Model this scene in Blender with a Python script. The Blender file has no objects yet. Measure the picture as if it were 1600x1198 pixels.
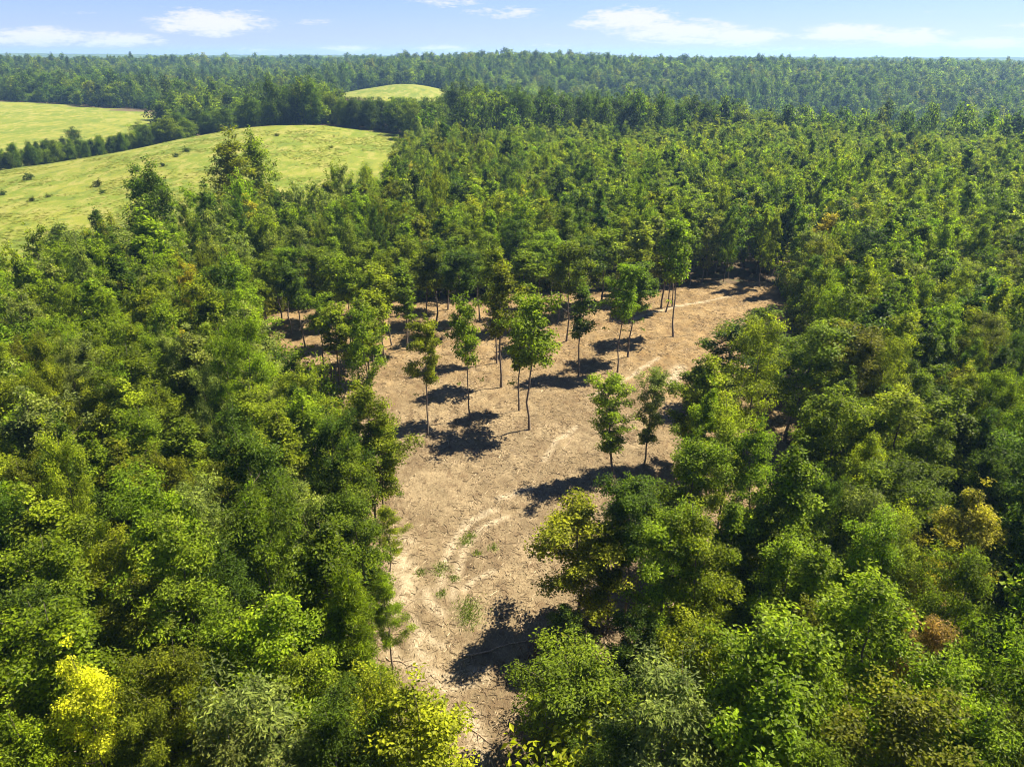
import bpy, math, random
import numpy as np

# ------------------------------------------------------------------ camera, sky, sun, exposure
S = bpy.context.scene
C = S.collection
R = math.radians
CAM_H = 40.0
PITCH = R(24.75)
FOC = 1109.0                      # focal length in pixels of the 1600 px wide photograph

cd = bpy.data.cameras.new('camera')
cam = bpy.data.objects.new('camera', cd)
C.objects.link(cam)
cam.location = (0, 0, CAM_H)
cam.rotation_euler = (math.pi / 2 - PITCH, 0, 0)
cd.sensor_width = 36.0
cd.sensor_fit = 'HORIZONTAL'
cd.lens = 36.0 * FOC / 1600.0
cd.clip_start = 0.5
cd.clip_end = 60000
S.camera = cam

SUN_EL = R(55)
SUN_DIR = (0.91, 0.42)            # towards the sun, on the ground
SUN_AZ = math.atan2(SUN_DIR[0], SUN_DIR[1])
sd = bpy.data.lights.new('sun', 'SUN')
sun = bpy.data.objects.new('sun', sd)
C.objects.link(sun)
sd.energy = 5.0
sd.angle = R(0.53)
sd.color = (1.0, 0.91, 0.74)
sun.rotation_euler = (math.pi / 2 - SUN_EL, 0, math.pi - SUN_AZ)
sun.location = (60, 60, 120)

S.view_settings.view_transform = 'Standard'
S.view_settings.look = 'None'
S.view_settings.gamma = 1
S.view_settings.use_curve_mapping = False
S.view_settings.exposure = 1.98
cy = S.cycles
cy.max_bounces = 8
cy.diffuse_bounces = 6
cy.glossy_bounces = 2
cy.transmission_bounces = 6
cy.transparent_max_bounces = 4
cy.volume_bounces = 0
cy.use_denoising = True
cy.filter_width = 1.05
cy.caustics_reflective = False
cy.caustics_refractive = False


class NT:
    """small helper for node trees"""
    def __init__(self, tree):
        self.t = tree
        self.n = tree.nodes
        self.n.clear()

    def node(self, kind, **kw):
        nd = self.n.new(kind)
        for k, v in kw.items():
            setattr(nd, k, v)
        return nd

    def link(self, a, b):
        self.t.links.new(a, b)

    def put(self, sock, v):
        if isinstance(v, bpy.types.NodeSocket):
            self.link(v, sock)
        elif isinstance(v, (tuple, list)) and sock.type == 'RGBA' and len(v) == 3:
            sock.default_value = (*v, 1)
        else:
            sock.default_value = v

    def math(self, op, a, b=None, c=None, clamp=False):
        nd = self.node('ShaderNodeMath', operation=op, use_clamp=clamp)
        for i, v in enumerate((a, b, c)):
            if v is not None:
                self.put(nd.inputs[i], v)
        return nd.outputs[0]

    def mix(self, f, a, b, mode='MIX'):
        nd = self.node('ShaderNodeMix', data_type='RGBA', blend_type=mode)
        self.put(nd.inputs[0], f)
        self.put(nd.inputs[6], a)
        self.put(nd.inputs[7], b)
        return nd.outputs[2]

    def noise(self, vec, scale, detail=4, rough=0.55, dist=0.0):
        nd = self.node('ShaderNodeTexNoise')
        if vec is not None:
            self.link(vec, nd.inputs['Vector'])
        nd.inputs['Scale'].default_value = scale
        nd.inputs['Detail'].default_value = detail
        nd.inputs['Roughness'].default_value = rough
        nd.inputs['Distortion'].default_value = dist
        return nd.outputs[0]

    def ramp(self, v, lo, hi, a=0.0, b=1.0, smooth=True):
        nd = self.node('ShaderNodeMapRange', interpolation_type='SMOOTHSTEP' if smooth else 'LINEAR', clamp=True)
        self.put(nd.inputs[0], v)
        for i, x in zip((1, 2, 3, 4), (lo, hi, a, b)):
            nd.inputs[i].default_value = x
        return nd.outputs[0]

    def mapping(self, vec, scale=(1, 1, 1), rot=(0, 0, 0), loc=(0, 0, 0)):
        nd = self.node('ShaderNodeMapping')
        self.link(vec, nd.inputs[0])
        nd.inputs[1].default_value = loc
        nd.inputs[2].default_value = rot
        nd.inputs[3].default_value = scale
        return nd.outputs[0]


# ---- sky with fair-weather clouds low over the horizon
world = bpy.data.worlds.new('World')
S.world = world
world.use_nodes = True
w = NT(world.node_tree)
sky = w.node('ShaderNodeTexSky', sky_type='NISHITA')
sky.sun_disc = False
sky.sun_elevation = SUN_EL
sky.sun_rotation = SUN_AZ
sky.altitude = 300
sky.air_density = 1.0
sky.dust_density = 0.15
sky.ozone_density = 1.0
tc = w.node('ShaderNodeTexCoord')
sep = w.node('ShaderNodeSeparateXYZ')
w.link(tc.outputs['Generated'], sep.inputs[0])
az = w.math('ARCTAN2', sep.outputs[0], sep.outputs[1])          # 0 ahead, + to the right
el = w.math('ARCSINE', sep.outputs[2])
uv = w.node('ShaderNodeCombineXYZ')
w.link(az, uv.inputs[0])
w.link(w.math('MULTIPLY', el, 3.2), uv.inputs[1])
n1 = w.noise(w.mapping(uv.outputs[0], (0.75, 1.25, 1)), 40, 7, 0.64, 0.5)
n2 = w.noise(uv.outputs[0], 120, 5, 0.62, 0.3)
n3 = w.noise(w.mapping(uv.outputs[0], (1, 2.2, 1), loc=(3.1, 1.7, 0)), 3.2, 3, 0.5)


def heading(px, py):
    """compass direction and elevation of a cloud read off the photograph"""
    dx, dy = (px - 800) / FOC, (599 - py) / FOC
    f, u = math.cos(PITCH) + dy * math.sin(PITCH), -math.sin(PITCH) + dy * math.cos(PITCH)
    return math.atan2(dx, f), math.atan2(u, math.hypot(dx, f))


# cloud centre, half width and half height as read off the photograph, weight
CLOUDS = [(328, 36, 74, 17, 1.0), (372, 44, 34, 8, .6), (70, 58, 72, 13, .9), (185, 63, 60, 11, .85), (10, 62, 40, 10, .7), (985, 30, 60, 16, .95), (925, 38, 36, 8, .7),
          (1060, 50, 90, 16, .95), (1155, 58, 62, 12, 1.0), (1325, 52, 66, 13, 1.0), (1420, 59, 56, 12, .95), (1540, 68, 64, 9, .95), (545, 77, 44, 6, .7),
          (692, 76, 44, 6, .65), (790, 20, 70, 12, .5), (690, 4, 66, 10, .5), (490, 35, 46, 8, .45), (330, 15, 150, 6, .36), (395, 78, 30, 4, .5), (1600, 40, 60, 7, .4),
          (1230, 78, 90, 5, .4), (850, 72, 60, 5, .4), (1000, 8, 90, 6, .34), (120, 20, 90, 6, .3), (1450, 20, 100, 7, .3)]
acc = None
for px, py, wx, wy, k in CLOUDS:
    a0, e0 = heading(px, py)
    wa = abs(heading(px + wx, py)[0] - a0)
    we = abs(heading(px, py - wy)[1] - e0)
    du = w.math('DIVIDE', w.math('SUBTRACT', az, a0), wa)
    dv = w.math('DIVIDE', w.math('SUBTRACT', el, e0), we)
    d2 = w.math('ADD', w.math('MULTIPLY', du, du), w.math('MULTIPLY', dv, dv))
    g = w.math('MULTIPLY', w.math('EXPONENT', w.math('MULTIPLY', d2, -0.62)), k)
    acc = g if acc is None else w.math('MAXIMUM', acc, g)
# the same kind of cloud elsewhere round the sky
elsewhere = w.math('MULTIPLY', w.ramp(n3, 0.55, 0.75), w.ramp(w.math('ABSOLUTE', az), R(41), R(55)))
acc = w.math('ADD', acc, w.math('MULTIPLY', elsewhere, 0.8))
dens = w.math('ADD', w.math('ADD', acc, w.math('MULTIPLY', w.math('SUBTRACT', n1, 0.5), 1.45)),
              w.math('MULTIPLY', w.math('SUBTRACT', n2, 0.5), 0.8))
dens = w.math('MULTIPLY', dens, w.ramp(acc, 0.04, 0.4))
cloud = w.math('MULTIPLY', w.ramp(dens, 0.22, 0.82, 0, 0.97), w.ramp(el, R(0.02), R(0.35)))
tinted = w.mix(1.0, sky.outputs[0], (0.385, 0.445, 0.76), 'MULTIPLY')
lum = w.mix(cloud, tinted, (4.6, 4.55, 4.7))
bg = w.node('ShaderNodeBackground')
w.link(lum, bg.inputs[0])
bg.inputs[1].default_value = 0.055
wo = w.node('ShaderNodeOutputWorld')
w.link(bg.outputs[0], wo.inputs[0])

rng = np.random.default_rng(7)
random.seed(7)


# ------------------------------------------------------------------ terrain
def ground_at(px, py, z=0.0):
    """point of the level z that the survey photo shows at (px, py)"""
    dx = (px - 800.0) / FOC
    dy = -(py - 599.0) / FOC
    c, s = math.cos(PITCH), math.sin(PITCH)
    v = np.array([dx, c + dy * s, -s + dy * c])
    t = (z - CAM_H) / v[2]
    return v[0] * t, v[1] * t


def project(x, y, z):
    c, s = math.cos(PITCH), math.sin(PITCH)
    zc = y * c - (z - CAM_H) * s
    yc = y * s + (z - CAM_H) * c
    return 800 + FOC * x / zc, 599 - FOC * yc / zc, zc


CP = [(x, y, 0) for x in (-70, -20, 30, 90) for y in (-60, 0, 60, 120, 170)]
CP += [(150, 60, 0), (200, 150, 0), (30, 240, 0), (110, 250, 1), (200, 270, 1), (300, 250, -1), (-20, 250, 1), (-40, 300, 3),
       (-110, 345, 11), (-150, 305, 6), (-198, 272, 0.5), (-51, 345, 6.5), (-100, 225, 3.5), (-150, 200, 2), (-85, 280, 6),
       (-130, 120, 0), (-230, 150, -1), (-85, 400, 7), (20, 360, 3), (90, 350, 2), (140, 360, -2),
       (-200, 330, -3), (-262, 340, -2), (-160, 400, 2),
       (-300, 440, 2), (-253, 515, 4), (-400, 560, 9), (-330, 560, 6.5), (-500, 520, 11), (-350, 680, 2), (-220, 600, 0),
       (0, 480, -12), (100, 530, -25), (260, 480, -22), (380, 560, -24), (0, 600, -22), (250, 620, -24), (520, 520, -18),
       (-105, 700, 16.5), (-60, 690, 11), (-152, 690, 10), (-105, 615, 4), (-105, 790, 8), (-190, 720, 2), (-20, 700, -4),
       (-600, 1000, 12), (-300, 1000, 8), (0, 950, 11), (300, 950, 8), (650, 1000, 3), (0, 760, -3), (300, 760, -5), (560, 780, -7), (-1000, 1000, 10),
       (-1000, 1400, 14), (-500, 1350, 18), (-150, 1300, 15), (150, 1350, 11), (450, 1350, 9), (800, 1400, 2), (1200, 1300, 10),
       (-1500, 2000, 8), (-500, 2000, 6), (300, 2000, 8), (1500, 2000, 2), (0, 3000, 0), (-2500, 3000, 2), (2500, 3000, 0),
       (-7000, 7500, 5), (0, 7500, 5), (7000, 7500, 5), (-7000, 0, 0), (7000, 0, 0), (-7000, -600, 0), (0, -600, 0), (7000, -600, 0),
       (600, 200, -2), (-600, 200, 0), (1200, 600, -10), (-1200, 500, 5)]
CP = np.array(CP, float)


def _phi(d):
    return np.sqrt(d * d + 20.0 ** 2)


_A = _phi(np.hypot(CP[:, None, 0] - CP[None, :, 0], CP[:, None, 1] - CP[None, :, 1]))
_n = len(CP)
_M = np.zeros((_n + 1, _n + 1))
_M[:_n, :_n] = _A
_M[:_n, _n] = 1
_M[_n, :_n] = 1
_sol = np.linalg.solve(_M, np.append(CP[:, 2], 0))


def _wave(x, y, scale, seed):
    """smooth value noise for the lie of the land"""
    def h(i, j):
        v = np.sin(i * 127.1 + j * 311.7 + seed * 74.7) * 43758.5453
        return v - np.floor(v)
    x, y = x / scale, y / scale
    xi, yi = np.floor(x), np.floor(y)
    fx, fy = x - xi, y - yi
    fx, fy = fx * fx * (3 - 2 * fx), fy * fy * (3 - 2 * fy)
    a = h(xi, yi) * (1 - fx) + h(xi + 1, yi) * fx
    b = h(xi, yi + 1) * (1 - fx) + h(xi + 1, yi + 1) * fx
    return a * (1 - fy) + b * fy


def height(x, y):
    x = np.atleast_1d(np.asarray(x, float))
    y = np.atleast_1d(np.asarray(y, float))
    out = np.empty(x.shape)
    fx, fy, fo = x.ravel(), y.ravel(), out.ravel()
    for i in range(0, fx.size, 40000):
        d = np.hypot(fx[i:i + 40000, None] - CP[None, :, 0], fy[i:i + 40000, None] - CP[None, :, 1])
        fo[i:i + 40000] = _phi(d) @ _sol[:_n] + _sol[_n]
    far = np.clip((fy - 620) / 250, 0, 1) * np.clip((np.hypot(fx + 105, fy - 700) - 110) / 80, 0, 1)
    fo += far * ((_wave(fx, fy, 330, 91) - .5) * 20 + (_wave(fx, fy, 150, 92) - .5) * 9)
    return fo.reshape(x.shape)


def hz(x, y):
    return float(height(x, y)[0])


def inside(poly, x, y):
    x = np.asarray(x, float)
    y = np.asarray(y, float)
    r = np.zeros(x.shape, bool)
    n = len(poly)
    for i in range(n):
        x0, y0 = poly[i]
        x1, y1 = poly[(i + 1) % n]
        if y0 == y1:
            continue
        hit = ((y0 > y) != (y1 > y)) & (x < (x1 - x0) * (y - y0) / (y1 - y0) + x0)
        r ^= hit
    return r


def edge_dist(poly, x, y):
    """signed distance, positive inside"""
    x = np.asarray(x, float)
    y = np.asarray(y, float)
    d = np.full(x.shape, 1e9)
    n = len(poly)
    for i in range(n):
        ax, ay = poly[i]
        bx, by = poly[(i + 1) % n]
        l2 = (bx - ax) ** 2 + (by - ay) ** 2 + 1e-9
        t = np.clip(((x - ax) * (bx - ax) + (y - ay) * (by - ay)) / l2, 0, 1)
        d = np.minimum(d, np.hypot(x - ax - t * (bx - ax), y - ay - t * (by - ay)))
    return np.where(inside(poly, x, y), d, -d)


G = ground_at
MULCH = [G(*p) for p in [(640, 1330), (600, 1150), (578, 1000), (572, 900), (562, 800), (556, 720), (530, 640), (470, 600),
                         (412, 560), (396, 530), (420, 492), (520, 474), (640, 470), (760, 462), (900, 455), (1000, 455), (1095, 446),
                         (1195, 440), (1222, 455), (1240, 520), (1262, 600), (1275, 700), (1255, 780), (1180, 850),
                         (1130, 930), (1000, 1030), (890, 1110), (850, 1198), (830, 1330)]]
OPEN = [G(*p) for p in [(660, 1330), (600, 1150), (580, 1000), (574, 900), (566, 800), (560, 720), (560, 650), (560, 600),
                        (700, 590), (800, 560), (870, 520), (960, 500), (1040, 470), (1095, 446), (1195, 440), (1215, 452), (1165, 490),
                        (1110, 520), (1072, 560), (1062, 640), (1005, 700), (935, 745), (880, 790), (850, 850), (838, 900),
                        (850, 1000), (862, 1100), (850, 1198), (830, 1330)]]
MEADOW = [(-600, 20), (-150, 60), (-86, 92), (-76, 112), (-68, 132), (-54, 148), (-40, 172), (-34, 210), (-38, 260), (-42, 330), (-58, 352),
          (-90, 356), (-112, 352), (-128, 345), (-160, 312), (-205, 275), (-300, 215), (-600, 150)]
MEADOW2 = [(-600, 140), (-300, 215), (-205, 275), (-160, 312), (-132, 345), (-150, 372), (-205, 400), (-226, 500), (-250, 526), (-330, 572), (-420, 592), (-620, 600)]
MEADOW3 = [(-172, 690), (-150, 640), (-105, 616), (-62, 640), (-48, 700), (-62, 745), (-105, 765), (-150, 745)]
GLADE = [(-440, 905), (-385, 905), (-385, 990), (-440, 990)]


def link_mesh(name, verts, faces_idx, nper, mats, parent=None, smooth=False, mat_index=None, link=True):
    me = bpy.data.meshes.new(name)
    nv, nf = len(verts), len(faces_idx)
    me.vertices.add(nv)
    me.vertices.foreach_set('co', np.asarray(verts, np.float32).ravel())
    me.loops.add(nf * nper)
    me.polygons.add(nf)
    me.loops.foreach_set('vertex_index', np.asarray(faces_idx, np.int32).ravel())
    me.polygons.foreach_set('loop_start', np.arange(0, nf * nper, nper, dtype=np.int32))
    me.polygons.foreach_set('loop_total', np.full(nf, nper, np.int32))
    me.polygons.foreach_set('use_smooth', np.full(nf, smooth, bool))
    if mat_index is not None:
        me.polygons.foreach_set('material_index', np.asarray(mat_index, np.int32))
    for m in mats:
        me.materials.append(m)
    me.update(calc_edges=True)
    o = bpy.data.objects.new(name, me)
    if link:
        C.objects.link(o)
    if parent:
        o.parent = parent
    return o


def attr(me, name, vals, domain='POINT', kind='FLOAT'):
    a = me.attributes.new(name, kind, domain)
    key = {'FLOAT': 'value', 'INT': 'value', 'FLOAT_VECTOR': 'vector', 'FLOAT_COLOR': 'color'}[kind]
    a.data.foreach_set(key, np.asarray(vals, np.int32 if kind == 'INT' else np.float32).ravel())


def vnoise(x, y, scale, seed=0):
    """cheap smooth value noise"""
    def h(i, j):
        v = np.sin(i * 127.1 + j * 311.7 + seed * 74.7) * 43758.5453
        return v - np.floor(v)
    x = x / scale
    y = y / scale
    xi, yi = np.floor(x), np.floor(y)
    fx, fy = x - xi, y - yi
    fx = fx * fx * (3 - 2 * fx)
    fy = fy * fy * (3 - 2 * fy)
    a = h(xi, yi) * (1 - fx) + h(xi + 1, yi) * fx
    b = h(xi, yi + 1) * (1 - fx) + h(xi + 1, yi + 1) * fx
    return a * (1 - fy) + b * fy


def axis(lo, hi, step, end_lo, end_hi, grow=1.09):
    mid = list(np.arange(lo, hi + 1e-6, step))
    a, s = [], step
    p = lo
    while p > end_lo:
        s *= grow
        p -= s
        a.append(p)
    a[-1] = end_lo
    b, s = [], step
    p = hi
    while p < end_hi:
        s *= grow
        p += s
        b.append(p)
    b[-1] = end_hi
    return np.array(a[::-1] + mid + b)


# ------------------------------------------------------------------ materials
def material(name):
    m = bpy.data.materials.new(name)
    m.use_nodes = True
    return m, NT(m.node_tree)


def finish(nt, shader, disp=None):
    o = nt.node('ShaderNodeOutputMaterial')
    nt.link(shader, o.inputs[0])


def principled(nt, col, rough=0.9, spec=0.2, bump=None, bump_str=0.3, bump_dist=0.05):
    p = nt.node('ShaderNodeBsdfPrincipled')
    nt.put(p.inputs['Base Color'], col)
    nt.put(p.inputs['Roughness'], rough)
    p.inputs['Specular IOR Level'].default_value = spec
    if bump is not None:
        b = nt.node('ShaderNodeBump')
        b.inputs['Strength'].default_value = bump_str
        b.inputs['Distance'].default_value = bump_dist
        nt.link(bump, b.inputs['Height'])
        nt.link(b.outputs[0], p.inputs['Normal'])
    return p.outputs[0]


def leaf_material(name, spec=0.10, rough=0.45, trans=0.54):
    m, nt = material(name)
    ta = nt.node('ShaderNodeAttribute', attribute_type='INSTANCER', attribute_name='tint')
    ge = nt.node('ShaderNodeNewGeometry')
    ca = nt.node('ShaderNodeAttribute', attribute_type='GEOMETRY', attribute_name='clump')
    col = ta.outputs['Color']
    # leaf to leaf and spray to spray colour of the foliage itself
    bright = nt.math('MULTIPLY', nt.ramp(ge.outputs['Random Per Island'], 0, 1, 0.40, 1.60, False),
                     nt.ramp(ca.outputs['Fac'], 0, 1, 0.72, 1.28, False))
    cb = nt.node('ShaderNodeCombineColor')
    for i in range(3):
        nt.link(bright, cb.inputs[i])
    col = nt.mix(1.0, col, cb.outputs[0], 'MULTIPLY')
    yel = nt.mix(1.0, col, (1.32, 1.18, 0.8), 'MULTIPLY')
    col = nt.mix(nt.ramp(ca.outputs['Fac'], 0.45, 1.0, 0.0, 0.55), col, yel)
    p = nt.node('ShaderNodeBsdfPrincipled')
    nt.link(col, p.inputs['Base Color'])
    p.inputs['Roughness'].default_value = rough
    p.inputs['Specular IOR Level'].default_value = spec
    tr = nt.node('ShaderNodeBsdfTranslucent')
    nt.link(nt.mix(1.0, col, (1.6, 1.75, 0.32), 'MULTIPLY'), tr.inputs[0])
    mx = nt.node('ShaderNodeMixShader')
    mx.inputs[0].default_value = trans
    nt.link(p.outputs[0], mx.inputs[1])
    nt.link(tr.outputs[0], mx.inputs[2])
    finish(nt, mx.outputs[0])
    return m


M_LEAF = leaf_material('leaf')


def bark_material(name, a, b):
    m, nt = material(name)
    t = nt.node('ShaderNodeTexCoord')
    v = nt.mapping(t.outputs['Object'], (9, 9, 1.6))
    n = nt.noise(v, 1.6, 5, 0.65)
    col = nt.mix(nt.ramp(n, 0.35, 0.68), a, b)
    finish(nt, principled(nt, col, 0.9, 0.15, n, 0.6, 0.03))
    return m


M_BARK = bark_material('bark', (0.075, 0.055, 0.042), (0.21, 0.17, 0.13))
M_WOOD = bark_material('dead_wood', (0.15, 0.10, 0.065), (0.40, 0.30, 0.19))

# ground: mulched soil, meadow grass, forest litter on one sheet
M_GROUND, nt = material('ground')
geo = nt.node('ShaderNodeNewGeometry')
P = geo.outputs['Position']


def vattr(nt, n):
    return nt.node('ShaderNodeAttribute', attribute_type='GEOMETRY', attribute_name=n).outputs['Fac']


warp = nt.noise(P, 0.55, 5, 0.65)
fine = nt.noise(P, 3.5, 6, 0.7)
# chopped straw and wood: short stretched flecks in several directions
fl = None
for k, ang in enumerate((0.3, 1.05, 2.0, 2.75)):
    f = nt.noise(nt.mapping(P, (7.5, 2.2, 1), (0, 0, ang), (k * 7.3, k * 3.1, 0)), 1.0, 4, 0.7, 1.6)
    f = nt.ramp(f, 0.56, 0.72)
    fl = f if fl is None else nt.math('MAXIMUM', fl, f)
dk = None
for k, ang in enumerate((0.9, 1.75, 2.5)):
    f = nt.noise(nt.mapping(P, (5.5, 1.7, 1), (0, 0, ang), (k * 5.7 + 2, k * 4.1, 0)), 1.0, 4, 0.7, 1.8)
    f = nt.ramp(f, 0.57, 0.70)
    dk = f if dk is None else nt.math('MAXIMUM', dk, f)
big = nt.noise(P, 0.16, 4, 0.6, 0.5)
soil = nt.mix(nt.ramp(big, 0.35, 0.68), (0.128, 0.096, 0.053), (0.215, 0.166, 0.095))
patch = nt.noise(nt.mapping(P, (1, 0.55, 1), (0, 0, 0.35)), 0.75, 5, 0.68, 0.9)
soil = nt.mix(nt.ramp(patch, 0.50, 0.64, 0, 0.75), soil, (0.088, 0.058, 0.031))
soil = nt.mix(nt.ramp(patch, 0.45, 0.30, 0, 0.45), soil, (0.27, 0.20, 0.112))
soil = nt.mix(nt.ramp(fine, 0.42, 0.62, 0, 0.6), soil, (0.105, 0.071, 0.038))
soil = nt.mix(nt.math('MULTIPLY', dk, nt.ramp(patch, 0.4, 0.65, 0.35, 0.9)), soil, (0.06, 0.038, 0.022))
soil = nt.mix(nt.math('MULTIPLY', fl, nt.ramp(warp, 0.35, 0.65, 0.25, 0.7)), soil, (0.38, 0.285, 0.16))
rust = nt.math('MULTIPLY', vattr(nt, 'rust'), nt.ramp(warp, 0.25, 0.7, 0.35, 1.0))
soil = nt.mix(rust, soil, nt.mix(1.0, soil, (1.12, 1.0, 0.78), 'MULTIPLY'))
pale = nt.math('MULTIPLY', vattr(nt, 'track'), nt.ramp(nt.noise(P, 1.6, 6, 0.72, 0.8), 0.33, 0.55))
soil = nt.mix(pale, soil, nt.mix(nt.ramp(fine, 0.35, 0.7), (0.25, 0.20, 0.125), (0.34, 0.275, 0.18)))
sprout = nt.math('MULTIPLY', vattr(nt, 'sprout'), nt.ramp(nt.noise(P, 2.4, 5, 0.7), 0.44, 0.6))
soil = nt.mix(nt.math('MULTIPLY', sprout, 0.75), soil, (0.10, 0.14, 0.03))

g1 = nt.noise(P, 0.035, 6, 0.65, 0.4)
g2 = nt.noise(nt.mapping(P, (1, 0.45, 1), (0, 0, 0.5)), 0.22, 6, 0.72, 0.5)
g3 = nt.noise(P, 1.2, 4, 0.7)
grass = nt.mix(nt.ramp(g1, 0.36, 0.64), (0.092, 0.126, 0.010), (0.150, 0.160, 0.020))
grass = nt.mix(nt.ramp(g2, 0.48, 0.62, 0, 0.85), grass, (0.19, 0.18, 0.045))
grass = nt.mix(nt.ramp(g2, 0.47, 0.36, 0, 0.8), grass, (0.075, 0.105, 0.018))
grass = nt.mix(nt.ramp(g3, 0.50, 0.66, 0, 0.5), grass, (0.09, 0.105, 0.028))

litter = nt.mix(nt.ramp(fine, 0.35, 0.68), (0.055, 0.042, 0.024), (0.125, 0.085, 0.05))
litter = nt.mix(nt.ramp(warp, 0.5, 0.7, 0, 0.7), litter, (0.045, 0.07, 0.018))
rough_edge = nt.math('MULTIPLY', nt.math('SUBTRACT', nt.noise(P, 0.7, 5, 0.7), 0.5), 1.1)
f_m = nt.ramp(nt.math('ADD', vattr(nt, 'mulch'), rough_edge), 0.38, 0.62)
f_g = nt.ramp(nt.math('ADD', vattr(nt, 'meadow'), rough_edge), 0.38, 0.62)
col = nt.mix(f_m, nt.mix(f_g, litter, grass), soil)
bmp = nt.math('ADD', nt.math('MULTIPLY', fine, 1.0), nt.math('SUBTRACT', nt.math('MULTIPLY', fl, 0.5), nt.math('MULTIPLY', dk, 0.5)))
finish(nt, principled(nt, col, 0.95, 0.1, bmp, 0.8, 0.10))

# ------------------------------------------------------------------ ground sheet
X = axis(-30, 42, 0.33, -7000, 7000, 1.075)
Y = axis(24, 142, 0.33, -600, 7500, 1.06)
gx, gy = np.meshgrid(X, Y)
gz = height(gx, gy)
d_m = edge_dist(MULCH, gx, gy)
mul = np.clip(0.5 + d_m / 2.5, 0, 1)
mead = np.zeros(gx.shape)
for poly in (MEADOW, MEADOW2, MEADOW3, GLADE):
    mead = np.maximum(mead, np.clip(0.5 + edge_dist(poly, gx, gy) / 8.0, 0, 1))
near = np.clip((170 - gy) / 40, 0, 1) * np.clip((90 - np.abs(gx)) / 30, 0, 1) * np.clip((gy - 10) / 10, 0, 1)
gz = gz + near * ((vnoise(gx, gy, 9, 1) - .5) * 0.5 + (vnoise(gx, gy, 3, 2) - .5) * 0.22)
lump = np.clip(vnoise(gx, gy, 1.1, 3) - .45, 0, 1) * 0.34 + (vnoise(gx, gy, 0.7, 4) - .5) * 0.20
gz = gz + near * mul * lump
gz = gz + (1 - near) * ((vnoise(gx, gy, 45, 8) - .5) * 1.6 + (vnoise(gx, gy, 18, 9) - .5) * 0.7) * np.clip((2500 - gy) / 500, 0, 1)
gz = gz + np.clip((gy - 2300) / 400, 0, 1) * ((vnoise(gx, gy, 260, 5) - .5) * 16 + 14)

for px, py, r_, h_ in [(735, 733, .7, .42), (752, 742, .5, .3), (722, 748, .5, .25), (716, 786, .45, .3), (768, 722, .5, .25), (805, 790, .4, .2), (700, 770, .5, .2),
                       (838, 705, .5, .2), (760, 800, .6, .16), (640, 1010, .8, .18), (668, 1040, .7, .2), (560, 640, .6, .3), (655, 745, .5, .2), (870, 640, .5, .2)]:
    qx, qy = G(px, py)
    gz = gz + h_ * np.exp(-((gx - qx) ** 2 + (gy - qy) ** 2 * 2.2) / r_ ** 2) * (0.5 + vnoise(gx, gy, 0.45, 61))
track = np.zeros(gx.shape)
# pale skid marks left by the mulching machine: arcs on the ground, given as survey points
TRACKS = [([(775, 795), (728, 815), (705, 850), (692, 890), (688, 930)], 0.34), ([(790, 806), (748, 826), (726, 858), (714, 895), (708, 935)], 0.34),
          ([(755, 800), (716, 832), (700, 868)], 0.3), ([(612, 850), (625, 875), (635, 900), (628, 940)], 0.95), ([(655, 990), (650, 1015), (668, 1030)], 0.42),
          ([(690, 960), (672, 945), (664, 925)], 0.4), ([(640, 1035), (690, 1060), (760, 1045)], 0.35), ([(650, 1052), (695, 1078), (760, 1062)], 0.3),
          ([(780, 780), (830, 762)], 0.4), ([(735, 1115), (745, 1150), (750, 1190)], 0.6), ([(605, 905), (612, 960)], 0.7), ([(1050, 600), (1062, 575)], 0.9),
          ([(640, 845), (615, 835)], .6), ([(725, 925), (742, 905), (770, 895)], .3), ([(640, 960), (650, 985), (690, 1010)], .3), ([(600, 1000), (625, 1035), (670, 1065)], .3),
          ([(850, 720), (870, 690), (900, 670)], .3), ([(990, 500), (1060, 480), (1140, 465)], .4), ([(930, 620), (985, 590), (1030, 560)], .35)]
for pts, wd in TRACKS:
    q = [G(*p) for p in pts]
    for (ax, ay), (bx, by) in zip(q[:-1], q[1:]):
        l2 = (bx - ax) ** 2 + (by - ay) ** 2
        t = np.clip(((gx - ax) * (bx - ax) + (gy - ay) * (by - ay)) / l2, 0, 1)
        d = np.hypot(gx - ax - t * (bx - ax), gy - ay - t * (by - ay))
        track = np.maximum(track, np.clip(1.25 - d / (wd * 1.3), 0, 1))
SPROUTS = [(732, 955, 1.0), (728, 845, .6), (690, 890, .7), (770, 855, .4), (658, 895, .4), (735, 970, .8), (745, 865, .4), (710, 905, .4), (690, 930, .35),
           (625, 775, .35), (735, 835, .5)]
sprout = np.zeros(gx.shape)
for px, py, r in SPROUTS:
    sx, sy = G(px, py)
    sprout = np.maximum(sprout, np.clip(1.3 - np.hypot(gx - sx, gy - sy) / (r * 1.3), 0, 1))
rust_v = np.clip((gy - 72) / 30, 0, 1) * 0.9 + np.clip((gx - 14) / 8, 0, 1) * 0.5
nx, ny = len(X), len(Y)
idx = np.arange(nx * ny).reshape(ny, nx)
quads = np.stack([idx[:-1, :-1], idx[:-1, 1:], idx[1:, 1:], idx[1:, :-1]], -1).reshape(-1, 4)
ground = link_mesh('ground', np.stack([gx, gy, gz], -1).reshape(-1, 3), quads, 4, [M_GROUND], smooth=True)
ground['kind'] = 'structure'
for n_, v_ in (('mulch', mul), ('meadow', mead), ('track', track), ('sprout', sprout), ('rust', np.clip(rust_v, 0, 1))):
    attr(ground.data, n_, v_)

_GX, _GY, _GZ = X, Y, gz


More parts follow.
